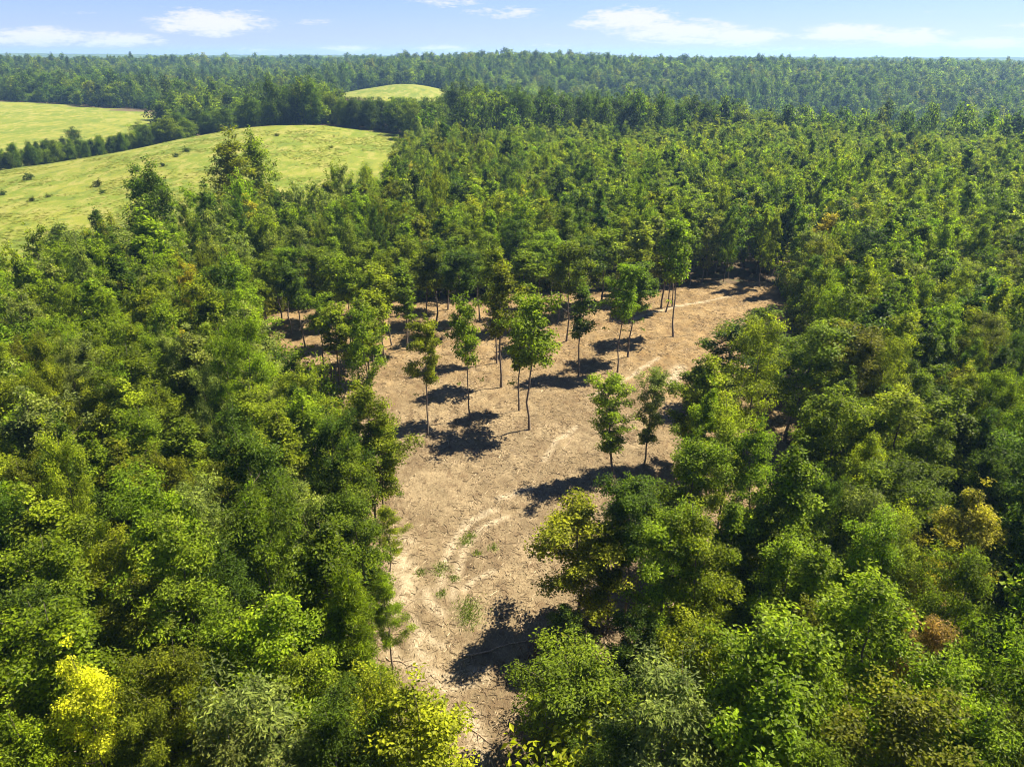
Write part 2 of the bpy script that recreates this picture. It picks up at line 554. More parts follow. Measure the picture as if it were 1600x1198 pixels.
def surf(x, y):
    """height of the finished ground sheet"""
    i = int(np.clip(np.searchsorted(_GX, x) - 1, 0, nx - 2))
    j = int(np.clip(np.searchsorted(_GY, y) - 1, 0, ny - 2))
    u = (x - _GX[i]) / (_GX[i + 1] - _GX[i])
    v = (y - _GY[j]) / (_GY[j + 1] - _GY[j])
    return float((_GZ[j, i] * (1 - u) + _GZ[j, i + 1] * u) * (1 - v) + (_GZ[j + 1, i] * (1 - u) + _GZ[j + 1, i + 1] * u) * v)


# far wooded hills on the skyline
M_HILL, nt = material('far_woodland')
geo = nt.node('ShaderNodeNewGeometry')
n = nt.noise(geo.outputs['Position'], 0.02, 6, 0.7)
finish(nt, principled(nt, nt.mix(nt.ramp(n, 0.35, 0.65), (0.03, 0.05, 0.018), (0.07, 0.1, 0.03)), 0.95, 0.05))
hx = np.arange(-6000, 6001, 14.0)
hv = []
rows = 9
for j in range(rows):
    t = j / (rows - 1)
    yy = 2900 + t * 900 + (vnoise(hx, hx * 0, 400, 11) - .5) * 300
    top = 34 + 16 * (vnoise(hx, hx * 0 + 3, 1300, 12) - .5) + 8 * (vnoise(hx, hx * 0 + 9, 420, 13) - .5) + np.clip(-hx / 2600, -0.8, 1) * 8
    prof = math.sin(min(1, t * 1.25) * math.pi / 2) ** 0.7
    zz = -14 + (top + 14) * prof + (vnoise(hx, yy, 13, 14) + vnoise(hx, yy, 30, 15)) * 4.5 * (t > 0)
    hv.append(np.stack([hx, yy, zz], -1))
hv = np.array(hv).reshape(-1, 3)
hi = np.arange(len(hv)).reshape(rows, -1)
hq = np.stack([hi[:-1, :-1], hi[:-1, 1:], hi[1:, 1:], hi[1:, :-1]], -1).reshape(-1, 4)
hills = link_mesh('hills', hv, hq, 4, [M_HILL])
hills['kind'] = 'structure'


# ------------------------------------------------------------------ trees
def tube(path, radii, sides=6):
    path = np.asarray(path, float)
    n = len(path)
    V, F = [], []
    for i in range(n):
        t = path[min(i + 1, n - 1)] - path[max(i - 1, 0)]
        t /= np.linalg.norm(t) + 1e-9
        ref = np.array([0, 0, 1.0]) if abs(t[2]) < 0.9 else np.array([1.0, 0, 0])
        a = np.cross(t, ref)
        a /= np.linalg.norm(a)
        b = np.cross(t, a)
        for k in range(sides):
            th = 2 * math.pi * k / sides
            V.append(path[i] + radii[i] * (math.cos(th) * a + math.sin(th) * b))
    for i in range(n - 1):
        for k in range(sides):
            k2 = (k + 1) % sides
            F.append((i * sides + k, i * sides + k2, (i + 1) * sides + k2, (i + 1) * sides + k))
    return np.array(V), np.array(F, int)


def merge(parts):
    V, F, o = [], [], 0
    for v, f in parts:
        V.append(v)
        F.append(f + o)
        o += len(v)
    return np.concatenate(V), np.concatenate(F)


def leaves(cent, rad, cnt, length, width, r, droop=0.25, up=0.75, fold=0.22, core=None):
    """folded leaf quads in flattened sprays around each centre"""
    k = np.repeat(np.arange(len(cent)), cnt)
    n = len(k)
    d = r.normal(size=(n, 3))
    d /= np.linalg.norm(d, axis=1, keepdims=True) + 1e-9
    rr = r.random(n) ** 0.62 * 1.12
    off = d * rr[:, None] * rad[k][:, None] * np.array([1, 1, 0.72])
    pos = cent[k] + off
    out = d * 0.55
    if core is not None:                     # leaves turn outwards from the crown as well as from their spray
        o = pos - core
        o /= np.linalg.norm(o, axis=1, keepdims=True) + 1e-9
        out = d * 0.45 + o * 0.28
    nrm = out + np.array([0, 0, up * 1.05]) + r.normal(size=(n, 3)) * 0.52
    nrm /= np.linalg.norm(nrm, axis=1, keepdims=True) + 1e-9
    tip = r.normal(size=(n, 3)) + d * 0.7
    tip[:, 2] -= droop
    tip -= nrm * np.sum(tip * nrm, 1, keepdims=True)
    tip /= np.linalg.norm(tip, axis=1, keepdims=True) + 1e-9
    side = np.cross(nrm, tip)
    L = length * r.uniform(0.65, 1.3, n)[:, None]
    W = width * r.uniform(0.7, 1.25, n)[:, None]
    mid = pos + tip * L * 0.45 + nrm * (W * fold)
    V = np.stack([pos, mid + side * W * .5, pos + tip * L, mid - side * W * .5], 1).reshape(-1, 3)
    F = np.arange(n * 4).reshape(-1, 4)
    return V, F, k


def envelope(shape, t):
    if shape == 'cone':
        return 0.25 + 0.8 * (1 - t) ** 0.85 * min(1, 0.45 + t * 3)
    if shape == 'round':
        return max(0.3, math.sin(math.pi * (0.16 + 0.78 * t)) ** 0.75)
    if shape == 'spread':
        return max(0.35, math.sin(math.pi * (0.1 + 0.72 * t)) ** 0.7)
    if shape == 'wand':
        return 0.42 + 0.62 * min(1, t / 0.62) if t < 0.8 else 1.04 - 2.2 * (t - 0.8)
    return max(0.25, math.sin(math.pi * (0.2 + 0.74 * t ** 0.85)) ** 0.85)      # oval


PROTO = {}


def tree_mesh(key, seed, H=16.0, base=0.35, Rc=2.8, shape='oval', limbs=22, sprays=4, n_leaf=9000, leaf=0.27, ratio=0.55,
              spray_r=0.8, droop=0.25, up=0.75, joined=False, lean=0.03, r0=None, rise_k=1.0, low=0):
    r = np.random.default_rng(seed)
    zt = np.linspace(0, H * 0.95, 10)
    wob = np.cumsum(r.normal(size=(10, 2)) * H * 0.008, axis=0)
    wob -= wob[0]
    trunk = np.column_stack([wob + np.outer(zt / H, r.normal(size=2) * lean * H), zt])
    r0 = r0 or 0.0068 * H
    rad = r0 * (1 - 0.92 * (zt / zt[-1])) ** 0.9
    rad[0] *= 1.35

    def tp(z):
        return np.array([np.interp(z, zt, trunk[:, 0]), np.interp(z, zt, trunk[:, 1]), z])
    parts = [tube(trunk, rad, 7)]
    low_parts = []
    cents, rads, wts = [], [], []
    ph = r.random() * 6.28
    lob = r.normal(size=4) * 0.16
    for i in range(limbs):
        t = (i + r.random() * 0.8) / limbs
        z0 = H * (base + (0.90 - base) * t * 0.93)
        ph += 2.399 + r.normal() * 0.35
        env = Rc * envelope(shape, t) * (1 + lob[0] * math.cos(ph) + lob[1] * math.sin(ph) + lob[2] * math.cos(2 * ph)) * r.uniform(0.62, 1.15)
        rise = env * (0.45 + 0.85 * t) * r.uniform(0.7, 1.3) * rise_k
        p0 = tp(z0)
        dirv = np.array([math.cos(ph), math.sin(ph), 0])
        s = np.linspace(0, 1, 5)
        path = p0 + np.outer(s, dirv * env) + np.outer(s ** 1.4, [0, 0, rise])
        path[1:-1] += r.normal(size=(3, 3)) * env * 0.05
        lr = max(0.012, r0 * 0.38 * (1 - 0.7 * t))
        parts.append(tube(path, np.linspace(lr, 0.008, 5), 4))
        for j in range(sprays):
            u = 0.30 + 0.74 * (j + r.random() * 0.7) / sprays
            q = np.array([np.interp(min(u, 1), s, path[:, c]) for c in range(3)])
            q += r.normal(size=3) * np.array([.30, .30, .24]) * env * 0.42
            cents.append(q)
            rads.append(spray_r * 1.08 * r.uniform(0.6, 1.3) * (0.75 + 0.4 * u))
    for j in range(max(4, limbs // 4)):
        cents.append(tp(H * r.uniform(0.84, 0.985)) + r.normal(size=3) * np.array([.3, .3, .05]) * Rc * 0.4)
        rads.append(spray_r * r.uniform(0.5, 0.95))
    for j in range(low):
        ph += 2.4
        p0 = tp(H * r.uniform(base * 0.45, base * 0.95))
        ln = r.uniform(0.8, 2.2)
        s = np.linspace(0, 1, 4)
        low_parts.append(tube(p0 + np.outer(s, [math.cos(ph) * ln, math.sin(ph) * ln, ln * r.uniform(.1, .6)]) + r.normal(size=(4, 3)) * 0.04 * s[:, None],
                              np.linspace(0.03, 0.008, 4), 4))
        if r.random() < 0.5:
            cents.append(low_parts[-1][0][-1])
            rads.append(spray_r * 0.6)
    cents, rads = np.array(cents), np.array(rads)
    vol = rads ** 2.2
    cnt = np.maximum(3, (n_leaf * vol / vol.sum())).astype(int)
    V, F, k = leaves(cents, rads, cnt, leaf, leaf * ratio, r, droop, up, core=np.array([trunk[5, 0], trunk[5, 1], H * (base + 1) * .46]))
    cl = r.random(len(cents))
    tv, tf = merge(parts)
    if joined:
        allV = np.concatenate([tv, V])
        allF = np.concatenate([tf, F + len(tv)])
        mi = np.concatenate([np.zeros(len(tf)), np.ones(len(F))])
        o = link_mesh('tree_form', allV, allF, 4, [M_BARK, M_LEAF], link=False, mat_index=mi)
        attr(o.data, 'clump', np.concatenate([np.zeros(len(tf)), cl[k]]), 'FACE')
        return o
    t_o = link_mesh('trunk', tv, tf, 4, [M_BARK], link=False, smooth=True)
    c_o = link_mesh('crown', V, F, 4, [M_LEAF], link=False)
    attr(c_o.data, 'clump', cl[k], 'FACE')
    PROTO[key] = (t_o.data, c_o.data, [link_mesh('limb', v, f, 4, [M_BARK], link=False, smooth=True).data for v, f in low_parts], H, Rc)


# near trees, leaf by leaf: (kind, list of forms)
FORMS = {
    'poplar':  [dict(base=.24, Rc=2.3, shape='oval', limbs=19, sprays=7, n_leaf=8600, leaf=.27, ratio=.75, spray_r=.52, droop=.5)] * 3,
    'maple':   [dict(base=.22, Rc=2.7, shape='round', rise_k=.75, limbs=20, sprays=7, n_leaf=10000, leaf=.25, ratio=.62, spray_r=.56)] * 4,
    'oak':     [dict(base=.20, Rc=3.2, shape='oval', limbs=20, sprays=8, n_leaf=12000, leaf=.27, ratio=.5, spray_r=.60)] * 3,
    'hickory': [dict(base=.22, Rc=2.9, shape='round', limbs=18, sprays=7, n_leaf=7600, leaf=.36, ratio=.38, spray_r=.66, droop=.9)] * 2,
    'gum':     [dict(base=.22, Rc=2.2, shape='cone', limbs=24, sprays=6, n_leaf=8600, leaf=.24, ratio=.7, spray_r=.48)] * 3,
    'pine':    [dict(base=.24, Rc=2.4, shape='cone', limbs=28, sprays=5, n_leaf=8500, leaf=.46, ratio=.16, spray_r=.42, droop=-.3, up=.2)],
    'slender': [dict(base=.44, Rc=2.0, shape='oval', limbs=17, sprays=5, n_leaf=6750, leaf=.28, ratio=.68, spray_r=.52, low=4),
                dict(base=.47, Rc=2.2, shape='oval', limbs=18, sprays=6, n_leaf=8250, leaf=.26, ratio=.6, spray_r=.52, low=5),
                dict(base=.38, Rc=1.7, shape='oval', limbs=18, sprays=5, n_leaf=5750, leaf=.27, ratio=.65, spray_r=.46, low=3),
                dict(base=.48, Rc=2.4, shape='round', limbs=20, sprays=6, n_leaf=9750, leaf=.26, ratio=.6, spray_r=.56, low=6)],
    'column':  [dict(base=.24, Rc=1.7, shape='wand', rise_k=1.5, limbs=30, sprays=5, n_leaf=6200, leaf=.26, ratio=.7, spray_r=.44, low=2)] * 2,
}
sd_ = 100
for kind, forms in FORMS.items():
    for i, kw in enumerate(forms):
        sd_ += 1
        fine_kw = dict(kw)
        fine_kw['n_leaf'] = int(kw['n_leaf'] * 1.6)
        fine_kw['leaf'] = kw['leaf'] * 0.76
        tree_mesh((kind, 0, i), sd_, **fine_kw)
        m = dict(kw)
        m['n_leaf'] = int(kw['n_leaf'] * 0.62)
        m['leaf'] = kw['leaf'] * 1.2
        tree_mesh((kind, 1, i), sd_, **m)
# big old trees of the hedgerows
for i in range(4):
    tree_mesh(('hedgerow', 1, i), 300 + i, H=20, base=.05, Rc=5.6, shape='round', rise_k=.3, limbs=40, sprays=5, n_leaf=6500, leaf=.62, ratio=.62, spray_r=1.35)
for i in range(3):
    tree_mesh(('tall', 1, i), 320 + i, H=24, base=.20, Rc=3.9, shape='oval', rise_k=.5, limbs=32, sprays=5, n_leaf=8500, leaf=.45, ratio=.62, spray_r=1.0)
for i in range(2):
    tree_mesh(('cedar', 1, i), 340 + i, H=8, base=.05, Rc=2.6, shape='cone', limbs=26, sprays=4, n_leaf=2600, leaf=.5, ratio=.4, spray_r=.75, up=.3)

TINT = {'mid green': (0.102, 0.142, 0.008), 'yellow-green': (0.158, 0.192, 0.011), 'deep green': (0.056, 0.094, 0.008),
        'grey-green': (0.138, 0.172, 0.040), 'olive green': (0.108, 0.124, 0.008), 'bright green': (0.126, 0.180, 0.008),
        'lime yellow': (0.38, 0.385, 0.022), 'withered brown': (0.25, 0.165, 0.065), 'golden': (0.22, 0.20, 0.02), 'dark green': (0.038, 0.062, 0.008)}


def jitter(t, r=0.1):
    k = 1 + rng.normal() * r
    h = rng.normal() * 0.045
    return (t[0] * k * (1 + h), t[1] * k, t[2] * k * (1 - h))


# ---- hand surveyed trees: (px of top, py of top, crown width px, height m, kind, tint, form)
TREES = []        # dicts: x y z h rc kind tint form lod


def add_tree(x, y, h, rc, kind, tint, form=None, hand=False, **kw):
    d = dict(x=x, y=y, z=surf(x, y), h=h, rc=rc, kind=kind, tint=tint, hand=hand, rot=rng.random() * 6.28)
    d['form'] = int(rng.integers(len(FORMS[kind]))) if form is None and kind in FORMS else (form or 0)
    d.update(kw)
    TREES.append(d)
    return d


def by_top(px, py, wpx, h, kind, tint, form=None, **kw):
    x, y = G(px, py, h * 0.97)
    zc = project(x, y, h * .7)[2]
    return add_tree(x, y, h, wpx * zc / FOC / 2, kind, tint, form, True, **kw)


def by_base(bx, by, tx, ty, wpx, kind, tint, form=None, **kw):
    x, y = G(bx, by, 0.1)
    c, s = math.cos(PITCH), math.sin(PITCH)
    dy = -(ty - 599) / FOC
    sl = (-s + dy * c) / (c + dy * s)
    h = CAM_H + y * sl
    zc = project(x, y, h * .7)[2]
    return add_tree(x, y, h, wpx * zc / FOC / 2, kind, tint, form, True, **kw)


Mg, Yg, Dg, Gg, Og, Bg = 'mid green', 'yellow-green', 'deep green', 'grey-green', 'olive green', 'bright green'
# trees left standing in the clearing (base x, base y, top x, top y, crown width)
STAND = [
    (827, 672, 835, 456, 96, 'slender', Bg, 3), (735, 655, 727, 454, 60, 'slender', Bg, 1), (668, 683, 660, 494, 54, 'slender', Yg, 0),
    (811, 640, 806, 470, 50, 'slender', Mg, 2), (783, 602, 780, 384, 60, 'slender', Og, 2), (776, 566, 772, 372, 50, 'slender', Mg, 0),
    (603, 566, 592, 404, 62, 'slender', Yg, 0), (612, 538, 612, 392, 48, 'slender', Mg, 1), (637, 546, 632, 398, 56, 'slender', Mg, 2),
    (668, 506, 666, 386, 62, 'slender', Mg, 3), (682, 500, 700, 370, 60, 'slender', Dg, 1), (904, 583, 908, 424, 48, 'slender', Dg, 2),
    (885, 532, 884, 368, 66, 'slender', Mg, 3), (872, 500, 866, 368, 58, 'slender', Mg, 1), (965, 580, 966, 404, 62, 'slender', Bg, 3),
    (981, 558, 992, 402, 66, 'slender', Mg, 1), (1052, 525, 1064, 328, 60, 'slender', Bg, 0), (1033, 484, 1032, 356, 52, 'slender', Og, 2),
    (1040, 488, 1024, 346, 46, 'slender', Mg, 0), (1050, 480, 1050, 340, 50, 'slender', Mg, 1),
    (1005, 731, 1012, 574, 50, 'column', Gg, 0), (958, 742, 951, 576, 66, 'column', Bg, 1),
    (457, 523, 452, 384, 66, 'slender', Bg, 3), (478, 548, 490, 410, 56, 'slender', Dg, 1), (421, 532, 418, 400, 52, 'slender', Mg, 3),
    (505, 575, 512, 452, 56, 'slender', Bg, 1), (530, 600, 540, 468, 60, 'slender', Yg, 0), (578, 598, 572, 450, 56, 'slender', Mg, 2),
    (582, 590, 560, 445, 56, 'slender', Yg, 0), (560, 622, 548, 500, 66, 'slender', Yg, 1), (548, 540, 545, 396, 56, 'slender', Bg, 1),
    (720, 520, 716, 384, 64, 'slender', Dg, 3), (750, 500, 746, 376, 58, 'slender', Mg, 1), (816, 512, 812, 376, 60, 'slender', Mg, 2),
    (842, 494, 838, 370, 60, 'slender', Mg, 3), (917, 486, 915, 366, 58, 'slender', Dg, 1), (940, 470, 938, 350, 60, 'slender', Mg, 0),
    (590, 494, 588, 372, 62, 'slender', Mg, 3), (640, 484, 640, 366, 60, 'slender', Mg, 1), (510, 500, 508, 382, 60, 'slender', Mg, 3),
    (440, 505, 440, 392, 52, 'slender', Mg, 1), (535, 515, 534, 392, 54, 'slender', Yg, 0), (700, 482, 690, 362, 56, 'slender', Bg, 1),
    (862, 476, 858, 356, 56, 'slender', Bg, 3), (1000, 470, 996, 344, 56, 'slender', Yg, 2),
    # right-hand stand
    (903, 974, 905, 768, 160, 'maple', Yg, 1), (975, 966, 972, 732, 100, 'slender', Dg, 3), (948, 986, 946, 800, 64, 'slender', Mg, 2),
    (1178, 643, 1182, 552, 84, 'slender', Dg, 1), (1226, 690, 1240, 482, 130, 'maple', Bg, 0), (1130, 640, 1130, 492, 104, 'maple', Dg, 1), (1180, 600, 1182, 470, 84, 'maple', Mg, 2),
    (1312, 742, 1270, 688, 100, 'gum', Bg, 0),
]
for a in STAND:
    d = by_base(*a)
    d['rc'] *= 0.94 if a[5] == 'slender' and a[1] < 900 else 1.0
    d['place'] = 'stand'
# crowns picked out round the clearing and in the foreground woods (top x, top y, width, height, ...)
CROWNS = [
    (1096, 555, 80, 13, 'poplar', Mg), (1085, 668, 118, 15, 'maple', Bg), (1150, 618, 100, 16, 'maple', Yg), (1122, 560, 90, 15, 'poplar', Yg), (1195, 655, 90, 15, 'maple', Bg),
    (1060, 782, 126, 15, 'maple', Bg), (1012, 762, 90, 12, 'slender', Mg), (1120, 792, 130, 15, 'maple', Bg), (1168, 770, 90, 14, 'poplar', Mg),
    (1275, 690, 130, 17, 'gum', Bg), (1225, 760, 100, 14, 'gum', Mg), (1330, 590, 120, 16, 'maple', Bg), (1290, 590, 100, 15, 'gum', Bg),
    (1410, 600, 150, 16, 'maple', Yg), (1500, 600, 120, 16, 'poplar', Mg), (1400, 700, 150, 15, 'oak', Mg), (1480, 650, 110, 16, 'maple', Mg),
    (1385, 770, 100, 14, 'hickory', Gg), (1540, 755, 120, 15, 'maple', 'golden'), (1430, 800, 120, 14, 'oak', Yg), (1300, 830, 130, 15, 'gum', Bg),
    (1370, 880, 190, 17, 'maple', Bg), (1460, 950, 84, 12.5, 'hickory', 'withered brown'), (1540, 850, 130, 15, 'oak', Mg), (1250, 910, 100, 14, 'gum', Og),
    (1180, 925, 230, 17, 'maple', Bg), (1250, 990, 170, 16, 'maple', Bg), (1100, 965, 130, 14, 'maple', Yg), (1190, 1055, 190, 17, 'poplar', Bg),
    (938, 1005, 190, 9.5, 'oak', Mg), (1060, 1070, 190, 14, 'hickory', Gg), (1390, 1060, 230, 16, 'maple', Og),
    (1500, 1010, 180, 16, 'maple', Bg), (1560, 1110, 170, 15, 'maple', Mg), (1290, 1130, 170, 14, 'oak', Mg), (985, 1130, 130, 11, 'oak', Dg),
    (880, 945, 70, 6, 'maple', Dg), (1000, 955, 90, 9, 'maple', Dg),
    # left edge of the clearing and the left wood
    (560, 592, 112, 16, 'maple', Mg), (480, 600, 100, 15, 'poplar', Bg), (500, 650, 100, 15, 'oak', Dg), (583, 655, 70, 12, 'slender', Yg),
    (545, 690, 100, 13, 'maple', Mg), (560, 770, 110, 13, 'maple', Mg), (600, 790, 50, 7, 'maple', Yg), (480, 730, 90, 15, 'maple', Gg),
    (545, 870, 120, 15, 'pine', Bg), (600, 895, 70, 9, 'pine', Bg), (475, 800, 130, 17, 'poplar', Mg), (400, 760, 120, 16, 'hickory', Mg), (385, 745, 70, 16, 'gum', Bg),
    (350, 840, 110, 14, 'hickory', Dg), (420, 930, 190, 16, 'maple', Bg), (330, 925, 140, 15, 'maple', Mg), (250, 820, 150, 17, 'maple', Yg),
    (240, 740, 130, 17, 'maple', Bg), (170, 900, 130, 13, 'maple', Og), (60, 930, 200, 17, 'maple', Bg), (60, 770, 140, 16, 'poplar', Yg), (60, 830, 150, 16, 'maple', Mg),
    (105, 1003, 120, 16.2, 'maple', 'lime yellow'), (10, 1095, 130, 14, 'maple', Bg), (180, 1120, 120, 13, 'oak', Og), (235, 1000, 110, 12, 'gum', Og),
    (310, 1050, 90, 14, 'maple', Yg), (410, 1068, 190, 15, 'hickory', Gg), (330, 1150, 170, 14, 'hickory', Gg), (530, 960, 90, 11, 'maple', Bg),
    (560, 1000, 90, 10, 'oak', Mg), (650, 1062, 200, 14, 'maple', Yg), (590, 1040, 130, 14, 'maple', Yg), (520, 1110, 150, 14, 'oak', Dg), (450, 1000, 110, 13, 'maple', Yg),
    (200, 600, 100, 15, 'poplar', Yg), (60, 600, 110, 16, 'poplar', Gg), (260, 640, 110, 15, 'gum', Yg), (120, 520, 80, 15, 'poplar', Gg),
    (330, 500, 80, 15, 'poplar', Yg), (380, 470, 90, 16, 'maple', Gg), (345, 400, 70, 17, 'maple', Dg), (250, 490, 40, 14, 'gum', Dg),
    (210, 450, 80, 15, 'maple', Yg), (265, 490, 50, 13, 'poplar', 'golden'), (85, 345, 80, 16, 'maple', Gg), (200, 330, 60, 16, 'maple', Mg), (145, 322, 36, 15, 'gum', Dg),
    (390, 590, 110, 15, 'maple', Yg), (300, 740, 100, 16, 'hickory', Gg), (420, 640, 100, 15, 'poplar', Yg), (385, 305, 50, 17, 'poplar', 'golden'),
    (640, 285, 28, 16, 'poplar', Yg), (1205, 320, 26, 16, 'poplar', Yg), (1215, 330, 24, 15, 'poplar', Yg), (560, 470, 60, 15, 'maple', Mg),
    (1310, 305, 60, 17, 'oak', 'dark green'), (1345, 345, 70, 17, 'oak', 'dark green'), (1430, 300, 50, 16, 'maple', Bg), (1270, 350, 50, 15, 'maple', Gg),
    (1360, 290, 60, 17, 'maple', Dg), (870, 250, 40, 18, 'maple', Dg),
]
for a in CROWNS:
    by_top(*a)
# tall trees breaking the skyline of the wood against the meadow
for px, py, wp, hh, tt in [(341, 203, 80, 27, 'olive green'), (402, 198, 60, 27, 'mid green'), (248, 243, 66, 25, 'deep green'), (207, 262, 60, 22, 'deep green'),
                           (318, 285, 50, 20, 'deep green')]:
    by_top(px, py, wp, hh, 'tall', tt, int(rng.integers(3)))['place'] = 'tall'

# pieces of ground and crowns that the woods in front do not hide
OPEN_TO_VIEW = [(430, 510), (440, 545), (465, 505), (482, 530), (500, 565), (530, 575), (600, 520), (620, 500), (590, 560), (1195, 690), (1205, 735), (1180, 745), (1245, 690), (1010, 740), (1030, 700),
                (1100, 470), (1150, 460), (1190, 452), (1080, 545), (1062, 600), (1045, 640), (790, 1150), (740, 1180), (700, 1100), (850, 1050), (860, 960), (620, 1040), (600, 960), (612, 880),
                (925, 985), (1000, 900), (980, 880), (920, 720), (880, 770), (850, 840), (1130, 900), (1045, 955), (590, 800), (575, 740), (880, 1100),
                (20, 340), (60, 325), (110, 312), (165, 288), (290, 268), (300, 292), (452, 268), (520, 250), (585, 235)]
SHOWN_CROWNS = [((85, 1050), 15), ((110, 1095), 15), ((130, 1060), 15), ((1420, 960), 12), ((1470, 990), 12), ((1450, 1000), 12), ((1530, 775), 15), ((1560, 805), 15), ((930, 1060), 15), ((170, 930), 12),
                ((1010, 1100), 14), ((400, 1110), 14), ((560, 640), 14), ((1240, 520), 14), ((540, 920), 13), ((610, 930), 8), ((1370, 930), 14), ((905, 850), 13), ((950, 640), 10), ((1012, 620), 10)]


def blocks_view(x, y, z, h, rc):
    u, v, zc = project(x, y, z + h * .66)
    ru, rv = rc * FOC / zc, h * .36 * math.cos(PITCH) * FOC / zc + rc * .4 * FOC / zc
    for a, b in OPEN_TO_VIEW:
        if y < G(a, b)[1] - .5 and ((a - u) / ru) ** 2 + ((b - v) / rv) ** 2 < 1.0:
            return True
    for (a, b), hh in SHOWN_CROWNS:
        if y < G(a, b, hh * .8)[1] - .3 and ((a - u) / ru) ** 2 + ((b - v) / rv) ** 2 < 1.0:
            return True
    return False


occ = [(t['x'], t['y'], t['rc']) for t in TREES]


class Grid:
    def __init__(self, cell):
        self.c = cell
        self.d = {}

    def ok(self, x, y, r, f):
        i, j = int(x // self.c), int(y // self.c)
        for a in range(i - 2, i + 3):
            for b in range(j - 2, j + 3):
                for (u, v, q) in self.d.get((a, b), ()):
                    if (x - u) ** 2 + (y - v) ** 2 < (f * (r + q)) ** 2:
                        return False
        return True

    def add(self, x, y, r):
        self.d.setdefault((int(x // self.c), int(y // self.c)), []).append((x, y, r))


grid = Grid(4.0)
for o_ in occ:
    grid.add(*o_)
# fill the young wood round the clearing
cand_n = 26000
yy = np.sqrt(rng.random(cand_n) * (330.0 ** 2 - 8 ** 2) + 8 ** 2)
xx = (rng.random(cand_n) * 2 - 1) * (yy * 0.80 + 16)
order = np.argsort(yy + rng.normal(size=cand_n) * 4)
dm, do, dme = edge_dist(MULCH, xx, yy), edge_dist(OPEN, xx, yy), edge_dist(MEADOW, xx, yy)
pat = vnoise(xx, yy, 38, 21)
pat2 = vnoise(xx, yy, 16, 22)
beyond = 300 + 22 * np.sin(xx / 60.0)
for i in order:
    x, y = xx[i], yy[i]
    if do[i] > (-2.4 if y < 48 else -1.2) or dme[i] > -1.0 or (x < -45 and y > 172) or (x < -86 and y > 84 - (x + 86) * 0.3):
        continue
    if y > beyond[i] or hz(x, y) < -6 or math.hypot(x, y) < 21 or math.sqrt(x * x + y * y + 676) < 36:
        continue
    young = np.clip((x + 20) / 60, 0, 1) * np.clip((y - 90) / 60, 0, 1)      # narrow young trees behind and to the right
    rc = rng.uniform(1.75, 3.0) * (1 - 0.04 * young) * (1.0 if rng.random() > .12 else 1.35)
    if dm[i] > 0:
        if y > 80:
            continue
        f = 0.92
        if rng.random() < 0.25:
            continue
    else:
        f = 0.61
    if not grid.ok(x, y, rc, f):
        continue
    if do[i] > -3.0:
        rc = min(rc, 2.2)
    h = rng.normal(15.0, 1.3) - 0.8 * young + 2.0 * (vnoise(np.array([x]), np.array([y]), 30, 77)[0] - .5) + 0.6 * (rc - 2.2) - 2.5 * max(0, min(1, (y - 235) / 40))
    if rng.random() < 0.05:
        h += rng.uniform(2, 5)
    if y < 220 and blocks_view(x, y, 0, h, rc):
        continue
    u = rng.random()
    if young > 0.5:
        kind = 'gum' if u < .22 else 'poplar' if u < .55 else 'maple' if u < .88 else 'oak' if u < .97 else 'pine'
    else:
        kind = 'maple' if u < .46 else 'poplar' if u < .64 else 'oak' if u < .84 else 'gum' if u < .90 else 'hickory' if u < .985 else 'pine'
    v = rng.random() * 0.75 + pat[i] * 0.5 - 0.12
    tint = Yg if v < .24 else Bg if v < .40 else Mg if v < .62 else Og if v < .72 else Dg if v < .90 else Gg
    if rng.random() < 0.005:
        tint = 'golden'
    if rng.random() < 0.05 and y > 130:
        tint = 'dark green'
    if x < -12 and 48 < y < 112 and rng.random() < .5:
        tint = (Yg, Gg, Bg, Bg)[int(rng.integers(4))]
    if young > .5 and tint in (Og,):
        tint = Yg
    grid.add(x, y, rc)
    add_tree(x, y, h, rc, kind, tint, place='wood')

# old trees of the hedgerow behind the meadow and the grove behind the young wood
for px0, px1, y0, y1, n_, h0, h1 in [(432, 640, 356, 392, 40, 15, 23), (640, 860, 330, 400, 44, 19, 26), (840, 1220, 318, 372, 60, 20, 23.5), (280, 436, 362, 400, 18, 10, 17),
                                     (215, 300, 345, 375, 9, 9, 12)]:
    k = 0
    tries = 0
    while k < n_ and tries < 4000:
        tries += 1
        px = rng.uniform(px0, px1)
        y = rng.uniform(y0, y1)
        x = (px - 800) / FOC * (y * math.cos(PITCH) + 36 * math.sin(PITCH))
        rc = rng.uniform(4.2, 6.8)
        if not grid.ok(x, y, rc, 0.55):
            continue
        if edge_dist(MEADOW, x, y) > -1:
            continue
        hh_ = rng.uniform(h0, h1) * (1 - 0.3 * max(0, (px - 1060) / 160))
        while project(x, y, surf(x, y) + hh_ * 1.03)[1] < 149 and 540 < px < 705:
            hh_ -= 0.5
        grid.add(x, y, rc)
        add_tree(x, y, hh_, rc, 'hedgerow', ['dark green', 'deep green', 'dark green', 'deep green', 'mid green'][int(rng.integers(5))], int(rng.integers(4)), place='grove')
        k += 1
